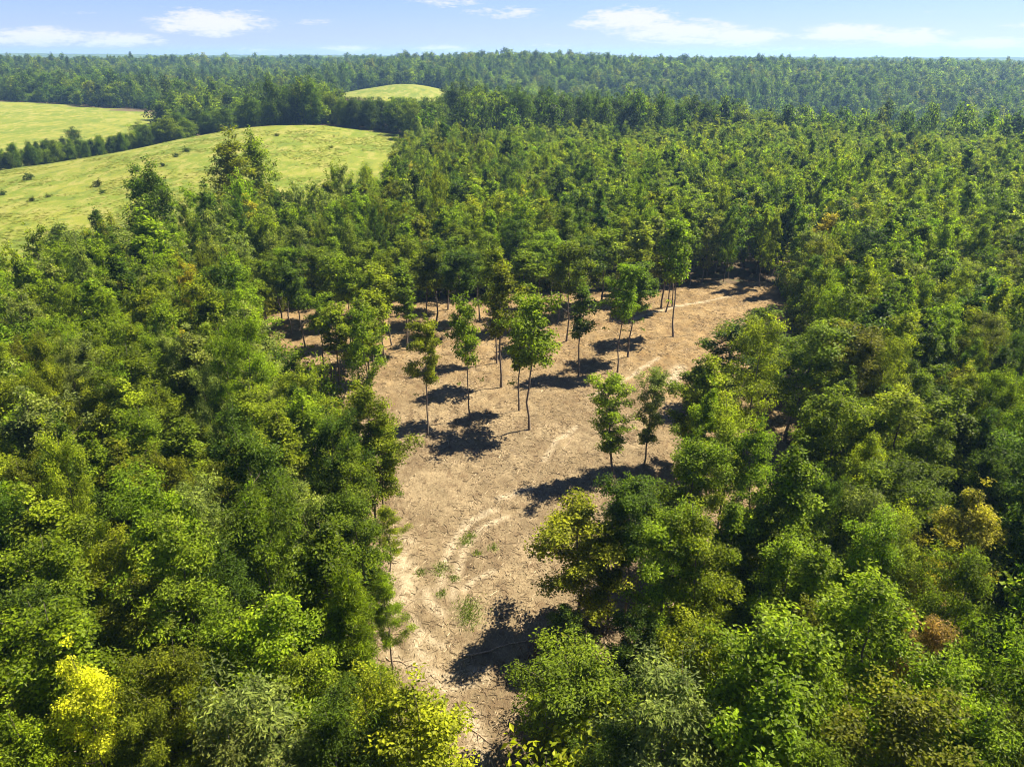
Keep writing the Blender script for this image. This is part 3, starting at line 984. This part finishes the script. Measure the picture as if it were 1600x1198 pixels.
# cedars and saplings in the dip between the two meadows
for i in range(150):
    u = rng.random()
    px = 310 * (1 - u ** 1.3) - 20
    y = 292 + 62 * (px / 310) + rng.uniform(-4, 16)
    x = (px - 800) / FOC * (y * math.cos(PITCH) + 40 * math.sin(PITCH))
    if not grid.ok(x, y, 2.2, 0.55):
        continue
    grid.add(x, y, 2.2)
    add_tree(x, y, rng.uniform(6, 10.5) * (1 - 0.3 * (px / 310)), rng.uniform(2, 3.4), 'cedar', ['dark green', 'deep green', 'mid green'][int(rng.integers(3))], int(rng.integers(2)), place='dip')
for px, py, hh, rc in [(122, 196, 13, 4.2), (100, 212, 9, 3), (78, 215, 8, 3.2)]:
    y = 352
    x = (px - 800) / FOC * (y * math.cos(PITCH) + 40 * math.sin(PITCH))
    add_tree(x, y, hh, rc, 'hedgerow', 'dark green', 1, place='dip')

# ---- which trees are objects of their own
for t in TREES:
    u, v, zc = project(t['x'], t['y'], t['z'] + t['h'] * .75)
    r_px = t['rc'] * FOC / max(zc, 1)
    t['px'], t['py'], t['zc'] = u, v, zc
    t['in'] = zc > 4 and -r_px * 0.6 < u < 1600 + r_px * .6 and v - 2 * r_px < 1250
    t['size'] = r_px * r_px * (t['h'] / max(2 * t['rc'], 1)) ** .5
wood = [t for t in TREES if t.get('place') not in ('grove', 'dip', 'stand', 'tall') and t['in']]
wood.sort(key=lambda t: -t['size'])
for t in wood[:290]:
    t['own'] = True
for t in wood[290:]:
    if t['hand']:
        t['own'] = True
for t in TREES:
    if t.get('place') in ('grove', 'dip', 'stand', 'tall') and t['in']:
        t['own'] = True

KIND_NAME = {'poplar': 'broadleaf_tree', 'maple': 'broadleaf_tree', 'oak': 'broadleaf_tree', 'hickory': 'broadleaf_tree', 'gum': 'broadleaf_tree', 'pine': 'pine_tree',
             'slender': 'slender_tree', 'column': 'slender_tree', 'hedgerow': 'hedgerow_tree', 'tall': 'tall_tree', 'cedar': 'cedar_tree'}


def plant(t):
    lod = 0 if (t['zc'] < 78 and (t['kind'], 0, 0) in PROTO) else 1
    tm, cm, lm, H, Rc = PROTO[(t['kind'], lod, t['form'])]
    e = bpy.data.objects.new(KIND_NAME[t['kind']], None)
    e.empty_display_size = 0.5
    C.objects.link(e)
    e.location = (t['x'], t['y'], t['z'] - 0.08)
    e.rotation_euler = (0, 0, t['rot'])
    sx = t['rc'] / Rc
    e.scale = (sx, sx, t['h'] / H)
    e['category'] = 'tree'
    tr = bpy.data.objects.new('trunk', tm)
    C.objects.link(tr)
    tr.parent = e
    cr = bpy.data.objects.new('crown', cm)
    C.objects.link(cr)
    cr.parent = e
    cr['tint'] = jitter(TINT[t['tint']], 0.09)
    if t.get('place') == 'stand':
        for m_ in lm:
            lb = bpy.data.objects.new('limb', m_)
            C.objects.link(lb)
            lb.parent = tr
    t['obj'] = e
    return e


OWN = [t for t in TREES if t.get('own')]
for t in OWN:
    plant(t)

# ---- labels: look first, then the landmark a tree stands by, then its turn counted from that landmark
LOOK = {'poplar': 'oval tree', 'maple': 'rounded tree', 'oak': 'spreading tree', 'hickory': 'drooping tree',
        'gum': 'pointed tree', 'pine': 'feathery pine', 'slender': 'bare-trunked tree', 'column': 'slim leafy tree',
        'hedgerow': 'big bushy tree', 'tall': 'tall tree', 'cedar': 'low bushy tree'}
NTH = ['', 'second ', 'third ', 'fourth ', 'fifth ', 'sixth ', 'seventh ', 'eighth ', 'ninth ', 'tenth ', 'eleventh ', 'twelfth ', 'thirteenth ', 'fourteenth ', 'fifteenth ',
       'sixteenth ', 'seventeenth ', 'eighteenth ', 'nineteenth ', 'twentieth ']
MARKS_WOOD = [(105, 1060, 'the lime-yellow tree'), (545, 920, 'the clearing-edge pine'), (265, 500, 'the golden meadow-side tree'), (340, 250, 'the tall meadow trees'),
              (1190, 445, 'the far clearing corner'), (1455, 970, 'the withered brown tree'), (1540, 790, 'the golden-topped tree'), (890, 1000, 'the brush piles'),
              (1205, 340, 'the small far pale tree'), (980, 640, 'the two slim clearing trees'), (440, 520, 'the shaded back bay'),
              (730, 960, 'the grass tufts'), (640, 290, 'the pale spire by the meadow'), (1325, 330, 'the two blackish round trees'), (800, 1180, 'the clearing entrance')]
SPECIAL = {'lime yellow': 'bright lime-yellow tree', 'withered brown': 'tree with withered brown leaves', 'golden': 'golden-leaved tree'}


def side(t, mx, my):
    dx, dy = t['px'] - mx, t['py'] - my
    if abs(dy) > abs(dx) * .8:
        return 'behind' if dy < 0 else 'in front of'
    return 'right of' if dx > 0 else 'left of'


def describe(group_trees, marks, group):
    bins = {}
    for t in group_trees:
        m = min(marks, key=lambda q: math.hypot(t['px'] - q[0], (t['py'] - q[1]) * 1.2))
        d = math.hypot(t['px'] - m[0], (t['py'] - m[1]) * 1.2)
        look = SPECIAL.get(t['tint']) or t['tint'] + ' ' + LOOK[t['kind']]
        sd = side(t, m[0], m[1])
        bins.setdefault((look, sd, m[2]), []).append((d, t))
    for (look, sd, mark), lst in bins.items():
        lst.sort(key=lambda q: q[0])
        for i, (d, t) in enumerate(lst):
            lab = f'{NTH[min(i, 19)]}{look} {sd} {mark}'
            t['obj']['label'] = lab
            t['obj']['group'] = group


describe([t for t in OWN if t.get('place') not in ('grove', 'dip', 'stand', 'tall')], MARKS_WOOD, 'trees of the young wood round the clearing')
MARKS_STAND = [(830, 660, 'the widest lone crown'), (640, 500, 'the back row'), (980, 640, 'the middle of the clearing'), (1050, 490, 'the back corner of the clearing'),
               (930, 980, 'the brush piles'), (450, 520, 'the shaded back bay'), (1200, 650, 'the thinned side stand'), (885, 500, 'the orange back ground')]
describe([t for t in OWN if t.get('place') == 'stand'], MARKS_STAND, 'trees left standing in the clearing')
describe([t for t in OWN if t.get('place') == 'tall'], [(341, 250, 'the sunlit sloping meadow')], 'tall trees standing out against the meadow')
describe([t for t in OWN if t.get('place') == 'grove'], [(430, 180, 'the meadow crest'), (620, 145, 'the round green hill'), (780, 165, 'the hollow by the green hill'), (1000, 165, 'the grove middle'),
                                                         (1200, 180, 'the grove end'), (260, 185, 'the farther meadow')], 'old trees along the hedgerow and grove')
describe([t for t in OWN if t.get('place') == 'dip'], [(120, 210, 'the tall dark tree'), (300, 215, 'the upper end of the bushy row'), (20, 255, 'the lower end of the bushy row')],
         'bushy row between the two meadows')

# ------------------------------------------------------------------ the rest of the woods: one mass each
def forms_collection(name, specs):
    col = bpy.data.collections.new(name)
    for i, kw in enumerate(specs):
        o = tree_mesh(None, 500 + i * 7 + len(name), joined=True, **kw)
        o.name = f'{name}_{i:02d}'
        col.objects.link(o)
    return col


def scatter(name, pts, scl, rot, pick, tint, col, label=None):
    me = bpy.data.meshes.new(name)
    me.vertices.add(len(pts))
    me.vertices.foreach_set('co', np.asarray(pts, np.float32).ravel())
    attr(me, 'scl', scl, 'POINT', 'FLOAT_VECTOR')
    attr(me, 'rotz', rot)
    attr(me, 'pick', pick, 'POINT', 'INT')
    attr(me, 'tint', np.column_stack([tint, np.ones(len(tint))]), 'POINT', 'FLOAT_COLOR')
    o = bpy.data.objects.new(name, me)
    C.objects.link(o)
    ng = bpy.data.node_groups.new(name, 'GeometryNodeTree')
    ng.interface.new_socket('Geometry', in_out='INPUT', socket_type='NodeSocketGeometry')
    ng.interface.new_socket('Geometry', in_out='OUTPUT', socket_type='NodeSocketGeometry')
    N = ng.nodes
    gi, go = N.new('NodeGroupInput'), N.new('NodeGroupOutput')
    m2p = N.new('GeometryNodeMeshToPoints')
    ci = N.new('GeometryNodeCollectionInfo')
    ci.inputs[0].default_value = col
    ci.inputs[1].default_value = True
    ci.inputs[2].default_value = True
    iop = N.new('GeometryNodeInstanceOnPoints')
    iop.inputs['Pick Instance'].default_value = True

    def na(n, t):
        a = N.new('GeometryNodeInputNamedAttribute')
        a.data_type = t
        a.inputs[0].default_value = n
        return a.outputs[0]
    L = ng.links.new
    L(gi.outputs[0], m2p.inputs[0])
    L(m2p.outputs[0], iop.inputs['Points'])
    L(ci.outputs[0], iop.inputs['Instance'])
    L(na('pick', 'INT'), iop.inputs['Instance Index'])
    L(na('scl', 'FLOAT_VECTOR'), iop.inputs['Scale'])
    cx = N.new('ShaderNodeCombineXYZ')
    L(na('rotz', 'FLOAT'), cx.inputs[2])
    L(cx.outputs[0], iop.inputs['Rotation'])
    L(iop.outputs[0], go.inputs[0])
    md = o.modifiers.new('scatter', 'NODES')
    md.node_group = ng
    o['kind'] = 'stuff'
    if label:
        o['label'] = label
    return o


mid_specs = []
mid_kind = ['poplar', 'maple', 'oak', 'gum', 'gum', 'poplar', 'maple', 'hickory', 'pine']
for k in mid_kind:
    kw = dict(FORMS[k][0])
    kw['n_leaf'] = int(kw['n_leaf'] * 0.36)
    kw['leaf'] = kw['leaf'] * 1.55
    mid_specs.append(kw)
col_mid = forms_collection('woodform', mid_specs)
rest = [t for t in TREES if not t.get('own')]
pk = {'poplar': (0, 5), 'maple': (1, 6), 'oak': (2,), 'gum': (3, 4), 'hickory': (7,), 'pine': (8,), 'slender': (5,), 'column': (5,), 'hedgerow': (2,), 'cedar': (8,), 'tall': (6,)}
scatter('forest', [(t['x'], t['y'], t['z'] - .1) for t in rest],
        [(t['rc'] / mid_specs[pk[t['kind']][0]]['Rc'],) * 2 + (t['h'] / 16.0,) for t in rest],
        [t['rot'] for t in rest], [pk[t['kind']][int(rng.integers(len(pk[t['kind']])))] for t in rest],
        [jitter(TINT[t['tint']], .12) for t in rest], col_mid, 'dense young mixed wood around and beyond the brown clearing')

# the open views onto the round green hill and the farther meadow stay clear of woods
def open_view(x, y, z, h):
    u, v, _z = project(x, y, z + h)
    if 522 < u < 722 and y < 640 and v < 156 + 0.02 * abs(u - 620):
        return False
    if u < 236 and 300 < y < 560 and v < 226:
        return False
    return True


# far woods on the slope and ridge across the valley
far_specs = [dict(H=16, base=.12, Rc=4.6, shape=s, rise_k=.4, limbs=18, sprays=3, n_leaf=1000, leaf=0.95, ratio=.7, spray_r=1.3) for s in ('round', 'oval', 'round', 'spread', 'cone', 'oval')]
col_far = forms_collection('ridgeform', far_specs)
pts, scl, rot, pick, tin = [], [], [], [], []
y = 296.0
while y < 2500:
    step = 9.0 if y < 750 else 9.5 if y < 1200 else 15.0
    half = y * 0.80 + 40
    xs = np.arange(-half, half, step)
    xs = xs + rng.uniform(-.48, .48, xs.size) * step
    ys = y + rng.uniform(-.48, .48, xs.size) * step
    hh = height(xs, ys)
    bad = np.zeros(xs.size, bool)
    for poly in (MEADOW, MEADOW2, MEADOW3, GLADE):
        bad |= edge_dist(poly, xs, ys) > -3
    bad |= (xs < -105) & (ys < 560) & (ys < 560 - 0.0 * xs) & (xs < -232 + 0) & (ys < 596)
    bad |= (xs < -40) & (ys < 352)
    near_b = 300 + 22 * np.sin(xs / 60.0)
    bad |= (ys < near_b - 4) & (hh > -6)
    bad |= (xs < -105) & (ys < 420) & (xs > -300)
    pn = vnoise(xs, ys, 90, 31)
    for x, yy_, h_, b_, p_ in zip(xs, ys, hh, bad, pn):
        if b_:
            continue
        if yy_ < 420 and not grid.ok(x, yy_, 3.2, 0.55):
            continue
        if yy_ < 690 and not open_view(x, yy_, h_, 22):
            continue
        pts.append((x, yy_, h_ - 1.0))
        s_ = rng.uniform(.8, 1.45) * step / 8.6
        if yy_ < 420:
            s_ *= 0.85
        hgt = (rng.normal(19, 4.6) - 4 * p_) / 16.0
        scl.append((s_, s_, hgt))
        rot.append(rng.random() * 6.28)
        pick.append(int(rng.integers(6)))
        v = rng.random() * .8 + p_ * .35 - .05
        base_t = TINT[Dg] if v < .42 else TINT['dark green'] if v < .66 else TINT[Mg] if v < .88 else TINT[Og] if v < .95 else TINT[Bg]
        tin.append(jitter(base_t, .14))
    y += step * 0.9
scatter('far_woods', pts, scl, rot, pick, tin, col_far, 'mature mixed woodland covering the valley and ridge to the skyline')
print('INFO trees', len(TREES), 'own', sum(1 for t in TREES if t.get('own')), 'rest', len(rest), 'far', len(pts))

# undergrowth on the floor of the woods
ub = [dict(H=2.2, base=.08, Rc=1.2, shape='round', limbs=9, sprays=3, n_leaf=420, leaf=.24, ratio=.5, spray_r=.45, r0=.02) for _ in range(3)]
col_u = forms_collection('bushform', ub)
n_ = 14000
ux = rng.uniform(-75, 95, n_)
uy = rng.uniform(14, 130, n_)
keep = (np.abs(ux) < uy * .8 + 12) & (edge_dist(MULCH, ux, uy) < -0.1) & (edge_dist(MEADOW, ux, uy) < 2)
ux, uy = ux[keep], uy[keep]
n_ = len(ux)
us = rng.uniform(.5, 1.7, n_) + np.clip(1 - np.abs(edge_dist(MULCH, ux, uy) + 1.5) / 2.0, 0, 1) * rng.random(n_) * 0.8
scatter('undergrowth', [(a, b, surf(a, b) - .05) for a, b in zip(ux, uy)], np.column_stack([us, us, us * rng.uniform(.7, 1.4, n_)]), rng.random(n_) * 6.28,
        rng.integers(0, 3, n_), [jitter(TINT[[Mg, Dg, Og, Yg][int(rng.integers(4))]], .1) for _ in range(n_)], col_u, 'low bushes and saplings on the forest floor')

# ------------------------------------------------------------------ litter and growth on the clearing
M_STICK, nt = material('split_wood')
ge = nt.node('ShaderNodeNewGeometry')
rp = nt.node('ShaderNodeValToRGB')
nt.link(ge.outputs['Random Per Island'], rp.inputs[0])
rp.color_ramp.elements[0].color = (0.05, 0.034, 0.02, 1)
rp.color_ramp.elements[1].color = (0.46, 0.36, 0.23, 1)
e_ = rp.color_ramp.elements.new(0.55)
e_.color = (0.16, 0.112, 0.062, 1)
finish(nt, principled(nt, rp.outputs[0], 0.9, 0.15))


def stick_cloud(ctr, ln, rad, ang, lift):
    """three-sided splinters lying about"""
    n = len(ctr)
    d = np.column_stack([np.cos(ang), np.sin(ang), lift])
    sx_ = np.column_stack([-np.sin(ang), np.cos(ang), np.zeros(n)])
    up_ = np.array([0, 0, 1.0])
    a_ = ctr - d * ln[:, None] / 2
    b_ = ctr + d * ln[:, None] / 2
    r_ = rad[:, None]
    V = np.stack([a_ + sx_ * r_, a_ - sx_ * r_, a_ + up_ * r_ * 1.4, b_ + sx_ * r_ * .6, b_ - sx_ * r_ * .6, b_ + up_ * r_], 1).reshape(-1, 3)
    o = np.arange(n)[:, None, None] * 6
    F = (np.array([[0, 2, 5, 3], [2, 1, 4, 5]])[None] + o).reshape(-1, 4)
    return V, F


n_ = 95000
sy = 26 + rng.random(n_) ** 1.3 * 112
sx = rng.uniform(-32, 46, n_)
kp = (edge_dist(MULCH, sx, sy) > 0.2) & (vnoise(sx, sy, 3.5, 41) * .6 + vnoise(sx, sy, 1.1, 42) * .5 + 0.4 * rng.random(n_) > 0.66)
sx, sy = sx[kp], sy[kp]
n_ = len(sx)
ln = 0.16 + rng.random(n_) ** 3 * 0.75
ctr = np.array([(a, b, surf(a, b) + 0.015) for a, b in zip(sx, sy)])
V, F = stick_cloud(ctr, ln, 0.010 + 0.014 * rng.random(n_) + ln * 0.010, rng.random(n_) * 6.28, rng.normal(size=n_) * 0.10)
o = link_mesh('wood_debris', V, F, 4, [M_STICK])
o['kind'] = 'stuff'
o['label'] = 'chopped branches and splinters strewn over the brown clearing'

# grass coming up through the mulch
gb = []
for px, py, r_ in SPROUTS:
    cx_, cy_ = G(px, py)
    m_ = int(300 * r_ * r_) + 50
    q = rng.normal(size=(m_, 2)) * r_ * 0.55
    gb += [(cx_ + a, cy_ + b * 1.3) for a, b in q]
gb = np.array([(a, b, surf(a, b)) for a, b in gb])
n_ = len(gb)
ang = rng.random(n_) * 6.28
hgt = rng.uniform(.08, .24, n_)
d = np.column_stack([np.cos(ang), np.sin(ang), np.zeros(n_)])
V = np.stack([gb - d * .035, gb + d * .035, gb + d[:, [1, 0, 2]] * .14 + np.column_stack([d[:, 0] * .02, d[:, 1] * .02, hgt]), gb - d * .02 + np.column_stack([d[:, 1] * .06, d[:, 0] * .06, hgt * .6])], 1).reshape(-1, 3)
o = link_mesh('grass', V, np.arange(n_ * 4).reshape(-1, 4), 4, [M_LEAF])
o['kind'] = 'stuff'
o['tint'] = (0.16, 0.20, 0.04)
o['label'] = 'sparse tufts of fresh green grass on the pale dirt track'


def twig(path, r0_, r1_):
    return tube(path, np.linspace(r0_, r1_, len(path)), 5)


BRANCHES = [((722, 1027), (836, 998), .09, 'long dark fallen branch lying across the shaded front of the clearing'),
            ((602, 1030), (652, 1043), .055, 'fallen stick at the foot of the trees on the left edge of the clearing'),
            ((692, 1108), (772, 1166), .07, 'fallen branch lying in the lowest patch of tree shade'),
            ((812, 962), (822, 1003), .05, 'pale stick lying in the large round tree shadow'),
            ((908, 905), (948, 880), .05, 'pale dead branch under the dark-trunked tall trees'),
            ((912, 1000), (962, 958), .05, 'bleached bare branch beside the brush pile'),
            ((590, 985), (612, 972), .05, 'short stick beside the pine at the clearing edge'),
            ((880, 705), (896, 680), .045, 'straw-coloured split branch in the open middle of the clearing'),
            ((880, 545), (904, 540), .06, 'pale log lying beyond the lone tree with the widest crown'),
            ((1072, 545), (1090, 540), .06, 'pale log near the right-hand trees at the back of the clearing'),
            ((808, 668), (826, 676), .035, 'thin stick beside the base of the widest lone tree'),
            ((700, 655), (722, 650), .04, 'thin bent stick by the shade of the lone trees')]
for (p0, p1, r_, lab) in BRANCHES:
    x0, y0 = G(*p0)
    x1, y1 = G(*p1)
    s_ = np.linspace(0, 1, 7)
    px_ = x0 + (x1 - x0) * s_ + rng.normal(size=7) * .08
    py_ = y0 + (y1 - y0) * s_ + rng.normal(size=7) * .08
    base_ = np.array([x0, y0, surf(x0, y0)])
    path = np.column_stack([px_, py_, [surf(a, b) + r_ * .8 for a, b in zip(px_, py_)]]) - base_
    L_ = math.hypot(x1 - x0, y1 - y0)
    parts = [twig(path, r_, r_ * .35)]
    for k in range(4):
        i_ = 2 + k
        a_ = math.atan2(y1 - y0, x1 - x0) + (.7 if k % 2 else -.7)
        e_ = path[i_] + np.array([math.cos(a_), math.sin(a_), .12]) * L_ * rng.uniform(.12, .25)
        parts.append(twig(np.array([path[i_], (path[i_] + e_) / 2 + rng.normal(size=3) * .03, e_]), r_ * .4, r_ * .15))
    V, F = merge(parts)
    o = link_mesh('fallen_branch', V, F, 4, [M_WOOD], smooth=True)
    o.location = base_
    o['label'], o['category'], o['group'] = lab, 'branch', 'fallen branches on the clearing'

for (px, py, rx, nn, lab, tn) in [(856, 1022, 1.5, 150, 'reddish-brown brush pile of dead twigs at the edge of the large round shadow', (.20, .10, .05)),
                                  (920, 985, 1.5, 120, 'grey heap of bare brushwood under the tall dark trunks', (.17, .13, .09))]:
    cx_, cy_ = G(px, py)
    cz_ = surf(cx_, cy_)
    parts = []
    for k in range(nn):
        a_ = rng.random() * 6.28
        q = rng.normal(size=2) * rx * .5
        p_ = np.array([q[0], q[1] * .7, .05 + .7 * math.exp(-(q[0] ** 2 + q[1] ** 2) / rx) * rng.random()])
        l_ = rng.uniform(.4, 1.5)
        e_ = p_ + np.array([math.cos(a_), math.sin(a_), rng.normal() * .25]) * l_
        e_[2] = max(e_[2], .03)
        parts.append(tube(np.array([p_, (p_ + e_) / 2 + rng.normal(size=3) * .05, e_]), [.022, .016, .006], 4))
    V, F = merge(parts)
    e = bpy.data.objects.new('brush_pile', None)
    C.objects.link(e)
    e.location = (cx_, cy_, cz_)
    e['label'], e['category'], e['group'] = lab, 'brush pile', 'brush piles on the clearing'
    o = link_mesh('twigs', V, F, 4, [M_WOOD], e)
    o['kind'] = 'stuff'
    m_ = 260
    cc = rng.normal(size=(m_, 3)) * np.array([rx * .5, rx * .38, .16]) + np.array([0, 0, .3])
    cc[:, 2] = np.abs(cc[:, 2])
    V, F, k = leaves(cc, np.full(m_, .15), np.full(m_, 3), .2, .1, rng)
    o = link_mesh('dead_leaves', V, F, 4, [M_LEAF], e)
    o['tint'] = tn
    o['kind'] = 'stuff'

# bushes out in the meadow
bush_meshes = []
for i in range(3):
    r = np.random.default_rng(900 + i)
    cc = r.normal(size=(22, 3)) * np.array([.5, .5, .35]) + np.array([0, 0, .75])
    cc[:, 2] = np.abs(cc[:, 2])
    V, F, k = leaves(cc, np.full(22, .42), np.full(22, 22), .3, .18, r)
    o = link_mesh('meadow_bush', V, F, 4, [M_LEAF], link=False)
    bush_meshes.append(o.data)
BUSH = [(45, 279, 2.0), (214, 268, 1.8), (152, 287, 2.0), (292, 240, 1.6), (276, 249, 1.3), (3, 301, 1.4), (50, 313, 1.2),
         (518, 233, 1.0), (433, 214, 1.2),
        (255, 262, 1.2), (75, 305, 1.0), (160, 300, 1.2)]
BUSH_N = {}
for px, py, s_ in sorted(BUSH):
    lo_y, hi_y = 60.0, 345.0
    for _k in range(40):                      # where the line of sight meets the slope
        y_ = (lo_y + hi_y) / 2
        x_ = (px - 800) / FOC * (y_ * math.cos(PITCH) + (CAM_H - hz((px - 800) / FOC * y_, y_)) * math.sin(PITCH))
        if project(x_, y_, hz(x_, y_))[1] > py:
            lo_y = y_
        else:
            hi_y = y_
    if edge_dist(MEADOW, x_, y_) < 1:
        continue
    o = bpy.data.objects.new('meadow_bush', bush_meshes[int(rng.integers(3))])
    C.objects.link(o)
    o.location = (x_, y_, surf(x_, y_) - .1)
    o.rotation_euler = (0, 0, rng.random() * 6.28)
    o.scale = (s_ * .72, s_ * .72, s_ * .75)
    o['tint'] = jitter(TINT[['deep green', 'olive green', 'dark green'][int(rng.integers(3))]])
    where = ('towards the bushy row' if px < 110 else 'below the meadow crest' if px > 390 else 'beside the tall trees') if py < 270 else \
            ('low on the open slope' if px < 70 else 'on the slope above the wood')
    big_ = 'large' if s_ > 1.5 else 'mid-sized' if s_ > 1.1 else 'tiny'
    key_ = (where, big_)
    BUSH_N[key_] = BUSH_N.get(key_, 0) + 1
    o['label'] = f'{NTH[BUSH_N[key_] - 1]}{big_} dark bush in the meadow grass {where}'
    o['category'], o['group'] = 'bush', 'bushes scattered over the sloping meadow'

# tall weeds that roughen the meadow
wb = []
for i in range(3):
    r = np.random.default_rng(950 + i)
    cc = r.normal(size=(14, 3)) * np.array([.7, .7, .06]) + np.array([0, 0, .15])
    V, F, k = leaves(cc, np.full(14, .4), np.full(14, 7), .45, .12, r, droop=-.2, up=1.1)
    wb.append(link_mesh('weedform', V, F, 4, [M_LEAF], link=False))
col_w = bpy.data.collections.new('weedform')
for i, o in enumerate(wb):
    o.name = f'weedform_{i:02d}'
    col_w.objects.link(o)
n_ = 90000
wx = rng.uniform(-330, -30, n_)
wy = rng.uniform(90, 360, n_)
kp = (edge_dist(MEADOW, wx, wy) > 1) & (vnoise(wx, wy, 14, 51) * .7 + vnoise(wx, wy, 4, 52) * .5 + rng.random(n_) * .4 > .88)
wx, wy = wx[kp], wy[kp]
n_ = len(wx)
ws = rng.uniform(.14, .46, n_)
wt = [(0.12, 0.15, 0.015), (0.17, 0.17, 0.03), (0.11, 0.14, 0.015), (0.24, 0.21, 0.08), (0.14, 0.16, 0.02)]
scatter('meadow_weeds', [(a, b, surf(a, b)) for a, b in zip(wx, wy)], np.column_stack([ws, ws, ws * rng.uniform(.6, 1.2, n_)]), rng.random(n_) * 6.28,
        rng.integers(0, 3, n_), [jitter(wt[int(rng.integers(5))], .1) for _ in range(n_)], col_w, 'rough weeds and tall grass on the sloping meadow')

# ------------------------------------------------------------------ haze over the whole landscape
bx = [(-7200, -800, -62), (7200, -800, -62), (7200, 7700, -62), (-7200, 7700, -62), (-7200, -800, 86), (7200, -800, 86), (7200, 7700, 86), (-7200, 7700, 86)]
bf = [(0, 3, 2, 1), (4, 5, 6, 7), (0, 1, 5, 4), (1, 2, 6, 5), (2, 3, 7, 6), (3, 0, 4, 7)]
M_HAZE = bpy.data.materials.new('haze')
M_HAZE.use_nodes = True
nt = NT(M_HAZE.node_tree)
pv = nt.node('ShaderNodeVolumePrincipled')
pv.inputs['Color'].default_value = (0.34, 0.61, 1.0, 1)
pv.inputs['Density'].default_value = 0.00013
pv.inputs['Anisotropy'].default_value = 0.2
o_ = nt.node('ShaderNodeOutputMaterial')
nt.link(pv.outputs[0], o_.inputs[1])
haze = link_mesh('haze', bx, bf, 4, [M_HAZE])
haze['kind'] = 'stuff'
